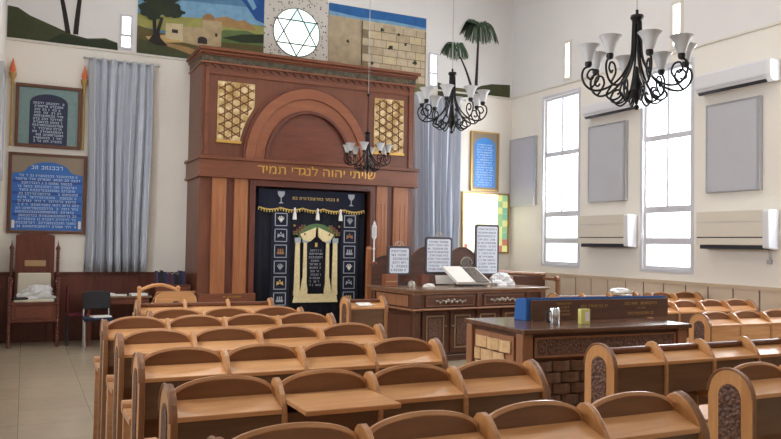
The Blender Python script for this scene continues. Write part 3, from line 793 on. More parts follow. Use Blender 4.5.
# blue poster and stained glass near corner
t = thing('blue_wall_poster', 'bright blue text poster in a gold brown frame beside the right curtain', 'poster', (8.34, YF-0.03, 3.30))
b = MB(); hw, hh = 0.335, 0.60
b.box(-hw, -0.02, hh-0.035, hw, 0.03, hh).box(-hw, -0.02, -hh, hw, 0.03, -hh+0.035).box(-hw, -0.02, -hh+0.035, -hw+0.035, 0.03, hh-0.035).box(hw-0.035, -0.02, -hh+0.035, hw, 0.03, hh-0.035)
b.build('frame', M['frame_gold'], t)
MB().box(-hw+0.035, 0, -hh+0.035, hw-0.035, 0.02, hh-0.035).build('mount', M['taupe'], t)
pl = MB().prism([(-0.25,-0.52),(0.25,-0.52),(0.25,0.30)]+arc(0,0.30,0.25,0,180,12,0.18)[1:], 'Y', -0.005, 0).build('blue_sheet', M['board_lt'], t)
b = MB(); script_rows(b, -0.2, 0.2, 0.36, -0.50, 17, -0.006, h=0.026, ragged=0.05); b.build('lettering', M['letter_w'], pl)
t = thing('stained_glass_panel', 'glowing cream and green stained glass panel low in the room corner', 'stained glass', (8.38, YF-0.03, 2.06))
b = MB(); hw, hh = 0.56, 0.61
b.box(-hw, -0.02, hh-0.03, hw, 0.03, hh).box(-hw, -0.02, -hh, hw, 0.03, -hh+0.03).box(-hw, -0.02, -hh+0.03, -hw+0.03, 0.03, hh-0.03).box(hw-0.03, -0.02, -hh+0.03, hw, 0.03, hh-0.03)
b.box(-hw+0.03, -0.005, 0.05, 0.28, 0.0, 0.06).box(-0.33, -0.005, -hh+0.03, -0.32, 0, hh-0.03)
b.build('frame', M['frame_gold'], t)
MB().box(-hw+0.03, 0, -hh+0.03, 0.28, 0.02, hh-0.03).build('cream_pane', M['sg_y'], t)
rn = random.Random(9)
kk = ['sg_g', 'sg_l', 'sg_t', 'sg_r']; b = MB()
for c_ in range(2):
    for r_ in range(9):
        x = 0.28+c_*0.125; z = -hh+0.03+r_*(2*hh-0.06)/9
        b.box(x+.004, 0, z+.004, x+0.121, 0.02, z+(2*hh-0.06)/9-.004, rn.choice([0, 0, 1, 2, 2, 1] if r_ > 1 else [0, 3, 1]))
b.build('colour_panes', [M[q] for q in kk], t)
b = MB(); b.blob = None
b = MB(); b.box(-0.5, -0.004, -0.56, -0.42, 0, -0.42); b.build('painted_figure', M['sg_r'], t)

# ------------------------------------------------------------------ right wall boards, air conditioners, sockets
GB = 'grey boards on the side walls'
def gboard(x, y0, y1, z0, z1, label, side=1):
    t = thing('grey_board', label, 'board', (x, (y0+y1)/2, z0), 0, None)
    h = z1-z0; w2 = (y1-y0)/2; d = 0.06
    b = MB(); x0, x1 = (-d, -0.001) if side > 0 else (0.001, d)
    b.box(x0, -w2, 0, x1, -w2+0.055, h).box(x0, w2-0.02, 0, x1, w2, h).box(x0, -w2+0.055, 0, x1, w2-0.02, 0.02).box(x0, -w2+0.055, h-0.02, x1, w2-0.02, h)
    b.build('frame', M['alu'], t, bevel=0.003)
    MB().box(x0+0.012 if side > 0 else x0, -w2+0.055, 0.02, x1-(0.0 if side > 0 else 0.012), w2-0.02, h-0.02).build('face_panel', M['board'], t)
gboard(XR, 12.01, 12.86, 2.41, 3.78, 'grey framed board in the room corner, left of the far window')
gboard(XR, 9.53, 10.47, 2.39, 3.73, 'grey framed board between the two tall windows')
gboard(XR, 6.99, 7.90, 2.42, 3.71, 'large grey framed board right of the near window')
gboard(XL, 10.3, 11.3, 2.35, 3.75, 'grey framed board on the left wall seen edge on', -1)
def aircon(y0, y1, z0, z1, label, style):
    t = thing('air_conditioner', label, 'air conditioner', (XR, (y0+y1)/2, z0)); w2 = (y1-y0)/2; h = z1-z0; D = 0.21
    if style == 'upper':
        prof = [(0,0.02),(-D+0.07,0.0),(-D+0.02,0.05),(-D,0.10),(-D,h-0.03),(-D+0.02,h),(0,h)]
        MB().prism(prof, 'Y', -w2+0.07, w2).build('body', M['ac_end'], t, bevel=0.004)
        MB().prism([(p[0]-0.004 if p[0] < 0 else 0, p[1]) for p in prof], 'Y', -w2, -w2+0.07).build('end_cap', M['white'], t, bevel=0.01)
        b = MB(); b.prism([(-D+0.066,-0.004),(-D+0.030,0.030),(-D+0.035,0.04),(-D+0.07,0.0)], 'Y', -w2+0.09, w2-0.03); b.build('air_vent', M['ac_dk'], t)
        MB().box(-D-0.006, -w2+0.10, 0.066, -D-0.002, w2-0.04, 0.073).build('louvre', M['alu'], t)
    else:
        b = MB().box(-D, -w2+0.10, 0.17, -0.001, w2, h, 0); b.box(-D, -w2+0.10, 0.06, -0.001, w2, 0.155, 0); b.box(-D+0.01, -w2+0.10, 0.155, -0.001, w2, 0.17, 1)
        b.build('body', [M['ac'], M['ac_dk']], t, bevel=0.003)
        MB().prism([(0,0.0),(-D-0.01,0.02),(-D-0.015,0.3*h),(-D-0.015,h-0.03),(-D,h),(0,h)], 'Y', -w2, -w2+0.10).build('end_cap', M['ac_end'], t, bevel=0.012)
        MB().box(-D+0.02, -w2+0.10, 0.0, -0.001, w2-0.05, 0.058).build('air_vent', M['ac_dk'], t)
        MB().box(-D-0.003, -w2+0.10, h-0.155, -D, w2, h-0.15).build('seam', M['alu'], t)
aircon(9.15, 10.46, 3.86, 4.10, 'white wall air conditioner above the middle grey board', 'upper')
aircon(6.72, 7.97, 3.85, 4.15, 'white wall air conditioner high up, right of the near window', 'upper')
aircon(9.30, 10.52, 1.61, 2.15, 'beige air conditioner low on the wall between the two windows', 'lower')
aircon(6.73, 7.93, 1.61, 2.14, 'beige air conditioner low on the wall, right of the near window', 'lower')
def socket(y, z, w_, h_, label, cord=False):
    t = thing('wall_switch', label, 'wall switch', (XR-0.001, y, z))
    MB().box(-0.02, -w_/2, -h_/2, 0, w_/2, h_/2).build('plate', M['white'], t, bevel=0.004)
    MB().box(-0.028, -w_/4, -h_/4, -0.02, w_/4, h_/4).build('rocker', M['white'], t, bevel=0.002)
    if cord:
        MB().tube([(-0.03, 0.07, 0), (-0.03, 0.075, -0.15), (-0.03, 0.07, -0.30)], 0.006, 6).build('cord', M['alu'], t)
        MB().box(-0.05, 0.04, -0.36, -0.01, 0.10, -0.30).build('remote', M['alu'], t, bevel=0.005)
socket(6.80, 1.78, 0.16, 0.09, 'white wall switch with hanging cord beside the near low air conditioner', True)
socket(6.78, 4.10, 0.10, 0.12, 'small white switch plate high beside the near air conditioner')
socket(9.20, 1.80, 0.05, 0.12, 'small white switch between the far low air conditioner and the near window')

# ------------------------------------------------------------------ pews
def pew(x0, yc, n, pitch, label, group, top='arc', zs=1.0, slid=None, back_only=False, rz=0.0, boxm='oakbox'):
    t = thing('synagogue_pew', label, 'pew', (x0, yc, 0), rz, group)
    if zs != 1.0: t.scale = (1, 1, zs)
    W_ = n*pitch; th = 0.03
    endp = [(-0.135,0.0),(-0.135,0.875)]+[(0.135*cos(radians(180-a)), 0.875+0.135*sin(radians(a))) for a in range(15, 166, 15)]+[(0.135,0.875),(0.135,0.0)]
    rendp = [(0.09,0.0),(0.09,0.95),(0.08,0.98),(0.055,1.002),(0.025,1.010),(-0.008,1.002),(-0.04,0.982),(-0.072,0.95),(-0.10,0.912),(-0.118,0.87),(-0.122,0.83),(-0.122,0.0)]
    for side, xx in ((0, -th), (1, W_)):
        if side == 1: xx = W_
        e = MB().prism(endp if side == 0 else rendp, 'X', xx, xx+th, 0, 1).build('end_panel', [M['oakz'], M['edge']], t, bevel=0.004)
        xo = xx if side == 0 else xx+th; s = -1 if side == 0 else 1
        rr_ = 0.066 if side == 0 else 0.045; zi = 0.865 if side == 0 else 0.78; yo = 0.0 if side == 0 else -0.015
        ins = [(yo-rr_,0.12),(yo-rr_,zi)]+[(yo+rr_*cos(radians(180-a)), zi+rr_*sin(radians(a))) for a in range(20, 161, 20)]+[(yo+rr_,zi),(yo+rr_,0.12)]
        MB().prism(ins, 'X', min(xo, xo+s*0.004), max(xo, xo+s*0.004)).build('carved_inset', M['carv'], e)
        MB().tube([(xo, q[0], q[1]) for q in (endp if side == 0 else rendp)[1:-1]], 0.007, 6).build('edge_moulding', M['edge'], e, smooth=True)
        # armrest and post reaching forward beside the seat
        if side == 1 or x0 > 3.0: continue
        xa = xx+th/2
        b = MB().box(xa-0.025, 0.137, 0.60, xa+0.025, 0.46, 0.635); b.box(xa-0.02, 0.42, 0.0, xa+0.02, 0.46, 0.60)
        b.lathe([(0.001,-0.028),(0.036,-0.028),(0.036,0.028),(0.001,0.028)], (xa, 0.46, 0.64), 12, axis='X')
        b.build('armrest', M['rim'], t, bevel=0.003)
    div = [(0.08,0.62),(0.08,0.95),(0.07,0.978),(0.05,0.998),(0.022,1.006),(-0.008,0.998),(-0.038,0.978),(-0.068,0.946),(-0.094,0.908),(-0.109,0.872),(-0.112,0.84),(-0.112,0.62)]
    for i in range(1, n):
        xx = i*pitch-0.012
        MB().prism(div, 'X', xx, xx+0.024, 0, 1).build('divider', [M['oakz'], M['rim']], t, bevel=0.003)
        boxes('leg', [(xx-0.003, 0.035, 0.0, xx+0.027, 0.078, 0.62), (xx-0.003, -0.10, 0.0, xx+0.027, -0.065, 0.62)], M['oakz'], t)
    b = MB().box(0.0, 0.082, 0.40, W_, 0.45, 0.43); b.box(0.0, 0.40, 0.34, W_, 0.42, 0.40); b.build('seat', M['oak'], t, bevel=0.005)
    for i in range(n):
        xa, xb = i*pitch+0.0125, (i+1)*pitch-0.0125
        if i == 0: xa = 0.0005
        if i == n-1: xb = W_-0.0005
        if top == 'arc':
            m_ = (xa+xb)/2; hw = (xb-xa)/2; hgt = 0.088
            crv = [(m_-hw*cos(pi*k_/16), 0.925+hgt*sin(pi*k_/16)**0.85) for k_ in range(17)]
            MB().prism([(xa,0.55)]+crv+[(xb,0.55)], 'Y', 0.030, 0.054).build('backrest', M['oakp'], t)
            MB().tube([(x, 0.042, z) for x, z in crv], 0.0145, 6).build('arched_rim', M['rim'], t, smooth=True)
        else:
            MB().box(xa, 0.030, 0.55, xb, 0.054, 0.94).build('backrest', M['oakp'], t)
            MB().box(xa, 0.017, 0.935, xb, 0.067, 0.972).build('top_rail', M['dkrim'], t, bevel=0.012)
        if slid is not None and i == slid:
            MB().box(xa, -0.34, 0.905, xb, 0.028, 0.927).build('desk_lid', M['oak'], t, bevel=0.004)
        else:
            MB().prism([(0.029,0.934),(0.029,0.914),(-0.108,0.868),(-0.108,0.890)], 'X', xa, xb).build('desk_lid', M['oak'], t, bevel=0.003)
        b = MB().box(xa, -0.098, 0.68, xb, -0.083, 0.868); b.box(xa, -0.083, 0.68, xb, 0.029, 0.695)
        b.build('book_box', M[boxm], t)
    return t
LG = 'pews of the left block'; RG = 'pews of the right block'; D = -0.085
pew(0.572, 2.33, 4, 0.480, 'nearest arched wooden pew of the left block, cut by the photo bottom', None, zs=0.985)
pew(0.578, 3.25, 4, 0.457, 'arched wooden pew with one desk lid slid out, second row from the front edge', None, slid=1, zs=0.99)
pew(0.576, 4.14, 4, 0.437, 'arched wooden pew of the left block directly behind the one with the slid out lid', None)
pew(0.576, 5.03, 4, 0.443, 'arched wooden pew of the left block, fourth row counted from the photo bottom', None)
pew(0.566, 5.92, 4, 0.437, 'arched wooden pew of the left block, fifth row counted from the photo bottom', None)
pew(1.020, 6.83, 3, 0.448, 'shorter arched wooden pew of three seats in front of the straight topped one', None, zs=0.975)
pew(1.035, 7.74, 3, 0.437, 'farthest left pew, three seats with straight top rail', None, top='bar')
pew(3.285, 3.69, 7, 0.432, 'dark straight topped wooden pew in front of the reader desk, right block', None, top='bar', zs=0.99)
pew(3.285, 2.72, 5, 0.43, 'nearest arched wooden pew of the right block with carved oval end panel', None, zs=0.985)
pew(6.23, 5.55, 5, 0.46, 'light arched pew with dark carved end just right of the reader desk', None, zs=0.94, boxm='oak')
pew(6.55, 6.65, 4, 0.44, 'light arched pew behind the reader desk, near the beige wall panels', None, zs=0.962)
pew(6.10, 7.75, 3, 0.452, 'straight topped pew beyond the blue velvet slope, only its rail showing', None, top='bar')
pew(3.26, 7.80, 1, 0.42, 'single straight topped wooden seat beside the ark curtain and large table', None, top='bar')
pew(7.82, 7.85, 2, 0.45, 'dark arched two seat pew against the beige wall panels, above the white cloth', None, zs=0.97)

# ------------------------------------------------------------------ bimah table
ry = radians(6.4)
BX, BY = 4.63, 8.83
bt = thing('carved_table', 'large dark carved wooden table with drawers in front of the ark', 'table', (BX, BY, 0), ry)
BW, BD = 2.46, 1.20
tp = MB().box(0, 0, 0.965, BW, BD, 1.0).build('tabletop', M['bimtop'], bt, bevel=0.008)
b = MB().box(0.04, 0.04, 0.93, BW-0.04, BD-0.04, 0.965); b.box(-0.02+0.04, 0.02, 0.715, BW-0.02, BD-0.02, 0.74); b.build('moulding', M['bimlt'], bt, bevel=0.008)
b = MB().box(0.07, 0.07, 0.74, BW-0.07, BD-0.07, 0.93)
b.build('apron', M['bim'], bt)
b = MB()
boxes('corner_block', [(x, y, 0.74, x+0.11, y+0.11, 0.93) for (x, y) in ((0.04,0.04),(BW-0.15,0.04),(0.04,BD-0.15),(BW-0.15,BD-0.15))], M['bimz'], bt, 0.012)
boxes('drawer_divider', [(1.12, 0.045, 0.74, 1.20, 0.075, 0.93), (2.04, 0.045, 0.74, 2.11, 0.075, 0.93)], M['bimz'], bt, 0.008)
MB().box(0.05, 0.19, 0.76, 0.068, BD-0.19, 0.91).build('side_panel', M['bimlt'], bt, bevel=0.006)
for (xa, xb) in ((0.24,1.08),(1.24,2.00)):
    d_ = MB().box(xa, 0.052, 0.755, xb, 0.072, 0.915).build('drawer', M['bim'], bt, bevel=0.006)
    b = MB(); b.box(xa+0.02, 0.046, 0.77, xb-0.02, 0.053, 0.777).box(xa+0.02, 0.046, 0.893, xb-0.02, 0.053, 0.90).box(xa+0.02, 0.046, 0.777, xa+0.027, 0.053, 0.893).box(xb-0.027, 0.046, 0.777, xb-0.02, 0.053, 0.893)
    b.build('drawer_beading', M['bimlt'], d_)
    b = MB(); m_ = (xa+xb)/2
    for i in range(11):
        u = (i-5)/5; b.ball((m_+u*0.24, 0.042, 0.84-0.02*abs(u)+0.012*(-1)**i), 0.022*(1.15-0.6*abs(u)), 8)
    b.tube([(m_+(i-10)/10*0.26, 0.044, 0.835+0.012*sin(i*1.3)) for i in range(21)], 0.007, 5)
    b.build('ornate_handle', M['silver'], d_, smooth=True)
b = MB().box(0.20, 0.20, 0.08, BW-0.10, BD-0.20, 0.715); b.build('cabinet_body', M['bim'], bt)
MB().box(0.15, 0.16, 0, BW-0.05, BD-0.15, 0.08).build('plinth', M['bim'], bt, bevel=0.01)
boxes('corner_post', [(0.13, 0.13, 0.08, 0.22, 0.22, 0.715), (BW-0.16, 0.13, 0.08, BW-0.07, 0.22, 0.715), (0.13, BD-0.24, 0.08, 0.22, BD-0.15, 0.715)], M['bimz'], bt, 0.015)
MB().box(0.182, 0.30, 0.18, 0.20, BD-0.32, 0.62).build('side_panel', M['bimz'], bt, bevel=0.008)
for i, (xa, xb) in enumerate(((0.28,0.70),(0.76,1.16),(1.22,1.62),(1.68,2.12))):
    d_ = MB().box(xa, 0.178, 0.11, xb, 0.20, 0.69).build('door', M['bim'], bt, bevel=0.005)
    b = MB(); t_ = 0.018; a0, a1, z0, z1 = xa+0.06, xb-0.06, 0.17, 0.63
    b.box(a0, 0.166, z1-t_, a1, 0.178, z1).box(a0, 0.166, z0, a1, 0.178, z0+t_).box(a0, 0.166, z0+t_, a0+t_, 0.178, z1-t_).box(a1-t_, 0.166, z0+t_, a1, 0.178, z1-t_)
    b.build('door_beading', M['beading'], d_)
    MB().box(a0+0.04, 0.170, z0+0.05, a1-0.04, 0.178, z1-0.05).build('carved_panel', M['carv'], d_)
    MB().ball((xb-0.03 if i % 2 == 0 else xa+0.03, 0.165, 0.48), 0.012, 8).build('knob', M['silver'], d_, smooth=True)

def on_table(px, py):  # table local -> world
    return (BX+px*cos(ry)-py*sin(ry), BY+px*sin(ry)+py*cos(ry), 1.0)
def to_loc(X, Y): dx, dy = X-BX, Y-BY; return (dx*cos(ry)+dy*sin(ry), -dx*sin(ry)+dy*cos(ry))

def tframe(X, Y, w_, z0, z1, label, round_=0.04, rows=9, finial=True, low=True):
    t = thing('text_frame', label, 'framed text', (X, Y, 1.0))
    def rr(hw, a, c, r): 
        P = []
        for (cx_, cz_, s) in ((hw-r, a+r, 270), (hw-r, c-r, 0), (-hw+r, c-r, 90), (-hw+r, a+r, 180)):
            P += [(cx_+r*cos(radians(s+q)), cz_+r*sin(radians(s+q))) for q in (0, 30, 60, 90)]
        return P
    a, c = z0-1.0, z1-1.0
    MB().prism(rr(w_/2, a, c, round_), 'Y', 0, 0.025).build('frame', M['alu_dk'], t, bevel=0.005)
    pg = MB().prism(rr(w_/2-0.034, a+0.034, c-0.034, round_*0.6), 'Y', -0.003, 0).build('text_sheet', M['sheet'], t)
    b = MB(); h_ = (c-a); script_rows(b, -w_/2+0.045, w_/2-0.045, c-0.05, a+0.05, rows, -0.003, h=h_/rows*0.42, thick=0.001, ragged=0.05); b.build('lettering', M['ink'], pg)
    if finial:
        MB().tube([(0.07*cos(radians(q)), 0.012, c-0.005+0.07*sin(radians(q))) for q in range(0, 181, 15)], 0.006, 6).tube([(0.03*cos(radians(q)), 0.012, c+0.03+0.03*sin(radians(q))) for q in range(0, 361, 30)], 0.005, 6).build('finial', M['silver'], t)
    b = MB().box(-w_*0.32, -0.02, 0, w_*0.32, 0.07, 0.02); b.box(-0.03, 0.027, 0.02, 0.03, 0.05, max(a, 0.03)+0.06); b.build('foot', M['alu_dk'], t, bevel=0.003)
    return t
M['alu_dk'] = plain('pewter_frame', (72,68,74), 0.4, 0.4)
M['sheet'] = plain('pale_sheet', (214,220,232), 0.6)
tframe(4.98, 9.95, 0.38, 1.14, 1.575, 'small pewter framed text sheet, leftmost of the three on the table', rows=6)
tframe(5.62, 9.90, 0.47, 1.16, 1.72, 'medium pewter framed text sheet in the middle of the three on the table', rows=9)
tframe(6.46, 9.87, 0.44, 1.14, 1.93, 'tallest pewter framed text sheet, right of the open book', rows=13, finial=False)
# open book on a stand
t = thing('open_book', 'large open prayer book tilted on a stand on the carved table', 'book', (5.92, 9.45, 1.0), radians(-4))
b = MB()
b.prism([(-0.02,0.0),(0.30,0.0),(0.30,0.02),(0.0,0.02)], 'X', -0.12, 0.20); b.prism([(0.28,0.02),(0.30,0.02),(0.30,0.24),(0.28,0.24)], 'X', -0.02, 0.10); b.build('stand', M['bookdk'], t)
b = MB()
# slanting slab of pages, parallelogram leaning away
for i, (xa, xb, mi) in enumerate(((-0.30,0.02,0),(0.02,0.30,0))):
    b.face([(xa+0.10, 0.0, 0.03), (xb+0.10, 0.0, 0.03), (xb-0.02, 0.28, 0.24), (xa-0.02, 0.28, 0.24)]); 
b2 = MB(); v = [(-0.22,0.0,0.03),(0.12,-0.02,0.03),(0.02,0.28,0.25),(-0.32,0.28,0.25)]
def slab(mb, v, th, mi=0):
    n_ = (0, -th*0.6, th*0.8); base = len(mb.v)
    mb.v += [tuple(p) for p in v]+[(p[0]+n_[0], p[1]+n_[1], p[2]+n_[2]) for p in v]
    for q in ((3,2,1,0),(4,5,6,7),(0,1,5,4),(1,2,6,5),(2,3,7,6),(3,0,4,7)): mb.f.append(tuple(base+i for i in q)); mb.m.append(mi)
    return mb
slab(MB(), [(-0.24,0.0,0.03),(0.05,0.0,0.03),(-0.06,0.28,0.25),(-0.35,0.28,0.25)], 0.045).build('pages', M['paper'], t)
cv = slab(MB(), [(0.05,0.0,0.03),(0.33,0.0,0.03),(0.20,0.28,0.25),(-0.06,0.28,0.25)], 0.03).build('pages', M['paper'], t)
slab(MB(), [(0.075,-0.02,0.058),(0.29,-0.02,0.058),(0.17,0.24,0.262),(-0.03,0.24,0.262)], 0.012).build('ornate_cover', M['bookbr'], t)
# dark arched plaque behind the book
t = thing('silver_plaque', 'small dark arched metal plaque standing behind the open book', 'plaque', (6.08, 9.86, 1.0))
MB().prism([(-0.10,0.0),(0.10,0.0),(0.10,0.32)]+arc(0,0.32,0.10,0,180,10,0.10)[1:], 'Y', 0, 0.02).build('plate', M['bookbr'], t, bevel=0.004)
MB().tube([(0.10*cos(radians(q)), -0.004, 0.32+0.10*sin(radians(q))) for q in range(0, 181, 15)], 0.008, 6).build('rim', M['silver'], t)
# crumpled cloth
def crumple(name, label, cat, loc, rx, ryy, rz_, mat, seed):
    rn = random.Random(seed); b = MB(); n = 22; m2 = 9; ph = [rn.uniform(0, 6.28) for _ in range(8)]
    for i in range(m2+1):
        for k_ in range(n):
            a = 2*pi*k_/n; th_ = (pi/2)*i/m2
            q = 1+0.16*sin(3*a+ph[0]+i)+0.12*sin(5*a+ph[1]-2*i)+0.06*sin(9*a+ph[2]+3*i)
            b.v.append((rx*cos(th_)*q*cos(a), ryy*cos(th_)*q*sin(a), rz_*sin(th_)*(1+0.2*sin(4*a+ph[3]+i)*(cos(th_)))))
    for i in range(m2):
        for k_ in range(n): k2_ = (k_+1) % n; b.f.append((i*n+k_, i*n+k2_, (i+1)*n+k2_, (i+1)*n+k_)); b.m.append(0)
    b.f.append(tuple(range(n-1, -1, -1))); b.m.append(0)
    o = b.build(name, mat, smooth=False, loc=loc); return tag(o, label, cat)
crumple('crumpled_cloth', 'crumpled white cloth heap at the foot of the tallest framed sheet', 'cloth', (6.62, 9.70, 1.001), 0.20, 0.11, 0.19, M['cloth_w'], 3)
# small things on the left part of the table
t = thing('wooden_box', 'small open reddish wooden box at the left end of the carved table', 'box', (4.86, 10.02, 1.0) and (4.72, 9.72, 1.0))
b = MB().box(-0.10, -0.06, 0, 0.10, 0.06, 0.015).box(-0.10, -0.06, 0.015, -0.088, 0.06, 0.17).box(0.088, -0.06, 0.015, 0.10, 0.06, 0.17).box(-0.088, 0.048, 0.015, 0.088, 0.06, 0.17).box(-0.088, -0.06, 0.015, 0.088, -0.048, 0.17)
b.build('box_body', M['archw'], t, bevel=0.003)
MB().box(-0.09, -0.066, 0.06, 0.09, -0.06, 0.075).build('metal_band', M['brass'], t)
o = MB().lathe([(0.05,0),(0.055,0.03),(0.045,0.07),(0.02,0.085),(0.001,0.09)], (0,0,0), 14).build('round_tin', M['silver'], smooth=True, loc=(4.93, 9.45, 1.001)); tag(o, 'small round pale metal tin near the left end of the table', 'tin')
o = crumple('paper_scrap', 'small crumpled white paper between tin and brown cup', 'paper', (5.20, 9.42, 1.001), 0.09, 0.05, 0.05, M['paper'], 5)
o = MB().lathe([(0.085,0),(0.09,0.01),(0.085,0.16),(0.075,0.16),(0.075,0.02),(0.001,0.02)], (0,0,0), 4).build('charity_box', M['tymp'], loc=(5.28, 9.75, 1.001), rot=(0,0,pi/4)); tag(o, 'square reddish brown charity box left of the middle framed sheet', 'box')
o = MB().box(-0.16, -0.003, 0, 0.16, 0.003, 0.13).build('paper_note', M['paper'], loc=(5.68, 9.80, 1.02), rot=(radians(-12), 0, 0)); tag(o, 'small white printed note standing under the middle framed sheet', 'note')

# light wooden post with white lantern
t = thing('lantern_post', 'light wooden post with an arm carrying a thin white lantern, left of the table', 'lantern post', (4.71, 10.45, 0))
MB().box(-0.035, -0.035, 0, 0.035, 0.035, 1.50).ball((0, 0, 1.52), 0.045, 10).build('post', M['pil'], t, bevel=0.006)
MB().tube([(0.03, 0, 1.24), (0.06, -0.03, 1.28), (0.06, -0.06, 1.33)], 0.014, 6).lathe([(0.05,1.30),(0.05,1.325),(0.02,1.33)], (0.06,-0.06,0), 10).build('arm', M['archw'], t)
MB().lathe([(0.012,1.33),(0.012,1.50),(0.02,1.52),(0.012,1.54),(0.012,1.66),(0.035,1.70),(0.04,1.72)], (0.06,-0.06,0), 12).build('lantern_stem', M['white'], t, smooth=True)
MB().lathe([(0.04,1.72),(0.042,1.86),(0.03,1.88),(0.008,1.94),(0.001,1.95)], (0.06,-0.06,0), 8).build('lantern', M['shade'], t)

# carved bench with arched dark backs behind the table
t = thing('arched_bench', 'dark wooden bench with three arched backs behind the carved table', 'bench', (5.10, 11.25, 0))
W2 = 2.10; crest = []
for i in range(61):
    u = i/60; x = W2*u; seg = (u*3) % 1.0; z_ = 1.32+0.25*sin(pi*min(1, seg))**1.2 if i < 60 else 1.32
    hgt = [0.11, 0.26, 0.26][min(2, int(u*3))]; z_ = 1.30+hgt*sin(pi*seg)**0.8 if 0 < seg < 1 else 1.30
    crest.append((x, z_))
MB().prism([(0, 0.45)]+crest+[(W2, 0.45)], 'Y', 0.0, 0.05).build('back', M['bim'], t, bevel=0.008)
MB().tube([(x, -0.005, z_) for x, z_ in crest], 0.018, 6).build('crest_moulding', M['bimz'], t, smooth=True)
MB().box(0, -0.45, 0.42, W2, 0.0, 0.47).build('seat', M['bim'], t, bevel=0.006)
for x in (0.0, W2-0.06):
    MB().box(x, -0.45, 0, x+0.06, -0.39, 0.42).build('leg', M['bim'], t); MB().box(x, -0.05, 0, x+0.06, 0.0, 0.42).build('leg', M['bim'], t)
    MB().box(x, -0.44, 0.66, x+0.06, 0.0, 0.71).build('armrest', M['bim'], t, bevel=0.008)
# bench right of the table
t = thing('wooden_bench', 'dark brown wooden bench with rolled arm beyond the right end of the carved table', 'bench', (7.10, 10.55, 0))
MB().box(0, 0, 0.40, 1.0, 0.04, 1.10).build('back', M['bim'], t, bevel=0.006)
MB().tube([(0.0, 0.02, 1.17), (0.35, 0.02, 1.15), (1.0, 0.02, 1.12)], 0.035, 8).build('top_rail', M['bimlt'], t, smooth=True)
MB().box(0, -0.42, 0.40, 1.0, 0, 0.45).build('seat', M['bim'], t, bevel=0.005)
for x in (0.0, 0.94):
    MB().box(x, -0.42, 0, x+0.06, -0.36, 0.40).build('leg', M['bim'], t); MB().box(x, -0.02, 0, x+0.06, 0.04, 0.40).build('leg', M['bim'], t)
    MB().box(x, -0.40, 0.45, x+0.05, -0.35, 1.02).lathe([(0.001,-0.03),(0.05,-0.03),(0.05,0.03),(0.001,0.03)], (x+0.025, -0.36, 1.06), 12, axis='X').box(x, -0.36, 1.03, x+0.05, 0, 1.08).build('armrest', M['bimlt'], t, bevel=0.004)

# ------------------------------------------------------------------ reader's desk
rd = thing('reader_desk', 'dark reader desk with basket weave carving and reddish boards, centre right', 'desk', (3.26, 4.50, 0), radians(-2.0))
RW, RD = 1.57, 0.82
MB().box(-0.015, -0.03, 0.965, RW+0.03, RD+0.02, 1.0).build('desktop', M['bimtop_d'] if 'bimtop_d' in M else wood('desk_top', (84,56,42), (108,76,58), 0.22, 'X', 4), rd, bevel=0.010)
MB().box(0.03, 0.03, 0.10, RW-0.03, RD-0.03, 0.965).build('carcass', M['bim'], rd)
MB().box(0.0, 0.0, 0.0, RW, RD, 0.10).build('plinth', M['bim'], rd, bevel=0.01)
boxes('corner_post', [(x, y, 0.10, x+0.09, y+0.09, 0.965) for (x, y) in ((0,0),(RW-0.09,0),(0,RD-0.09),(RW-0.09,RD-0.09))], M['bimlt'], rd, 0.008)
fr = MB().box(0.13, 0.012, 0.80, RW-0.13, 0.03, 0.92).build('frieze_panel', M['carv'], rd)
b = MB(); b.box(0.11, 0.008, 0.92, RW-0.11, 0.03, 0.935).box(0.11, 0.008, 0.785, RW-0.11, 0.03, 0.80).box(0.11, 0.008, 0.80, 0.13, 0.03, 0.92).box(RW-0.13, 0.008, 0.80, RW-0.11, 0.03, 0.92)
b.build('frieze_beading', M['bimlt'], fr)
def weave(x0, x1, z0, z1, y, nx_, nz_, mat, parent, axis='Y', jit=0.35, cw=1.0):
    b = MB(); rn = random.Random(2); dx = (x1-x0)/nx_; dz = (z1-z0)/nz_
    for r_ in range(nz_):
        for c_ in range(nx_):
            off = dx*0.5 if r_ % 2 else 0; xa = x0+c_*dx+off; xb = min(x1, xa+dx*0.94); 
            if xb-xa < dx*0.2: continue
            za, zb = z0+r_*dz, z0+(r_+1)*dz; N = 5; base = len(b.v)
            for i in range(N+1):
                u = i/N; x = xa+(xb-xa)*u; bul = 0.024*sin(pi*u)
                for zz in (za+dz*0.06, zb-dz*0.06):
                    b.v.append((x, y-0.003-bul, zz) if axis == 'Y' else (y-0.003-bul, x, zz))
            for i in range(N): b.f.append((base+2*i, base+2*i+2, base+2*i+3, base+2*i+1)); b.m.append(0)
    o = b.build('basket_weave', mat, parent); sd = o.modifiers.new('thickness', 'SOLIDIFY'); sd.thickness = 0.006; sd.offset = 0
    return o
weave(0.12, RW-0.12, 0.18, 0.76, 0.03, 8, 7, M['weave_dk'], rd)
sp = MB().box(0.008, 0.13, 0.20, 0.03, RD-0.13, 0.93).build('side_panel', M['bimlt'], rd)
weave(0.16, RD-0.15, 0.40, 0.90, 0.002, 3, 5, M['weave_lt'], sp, axis='X')
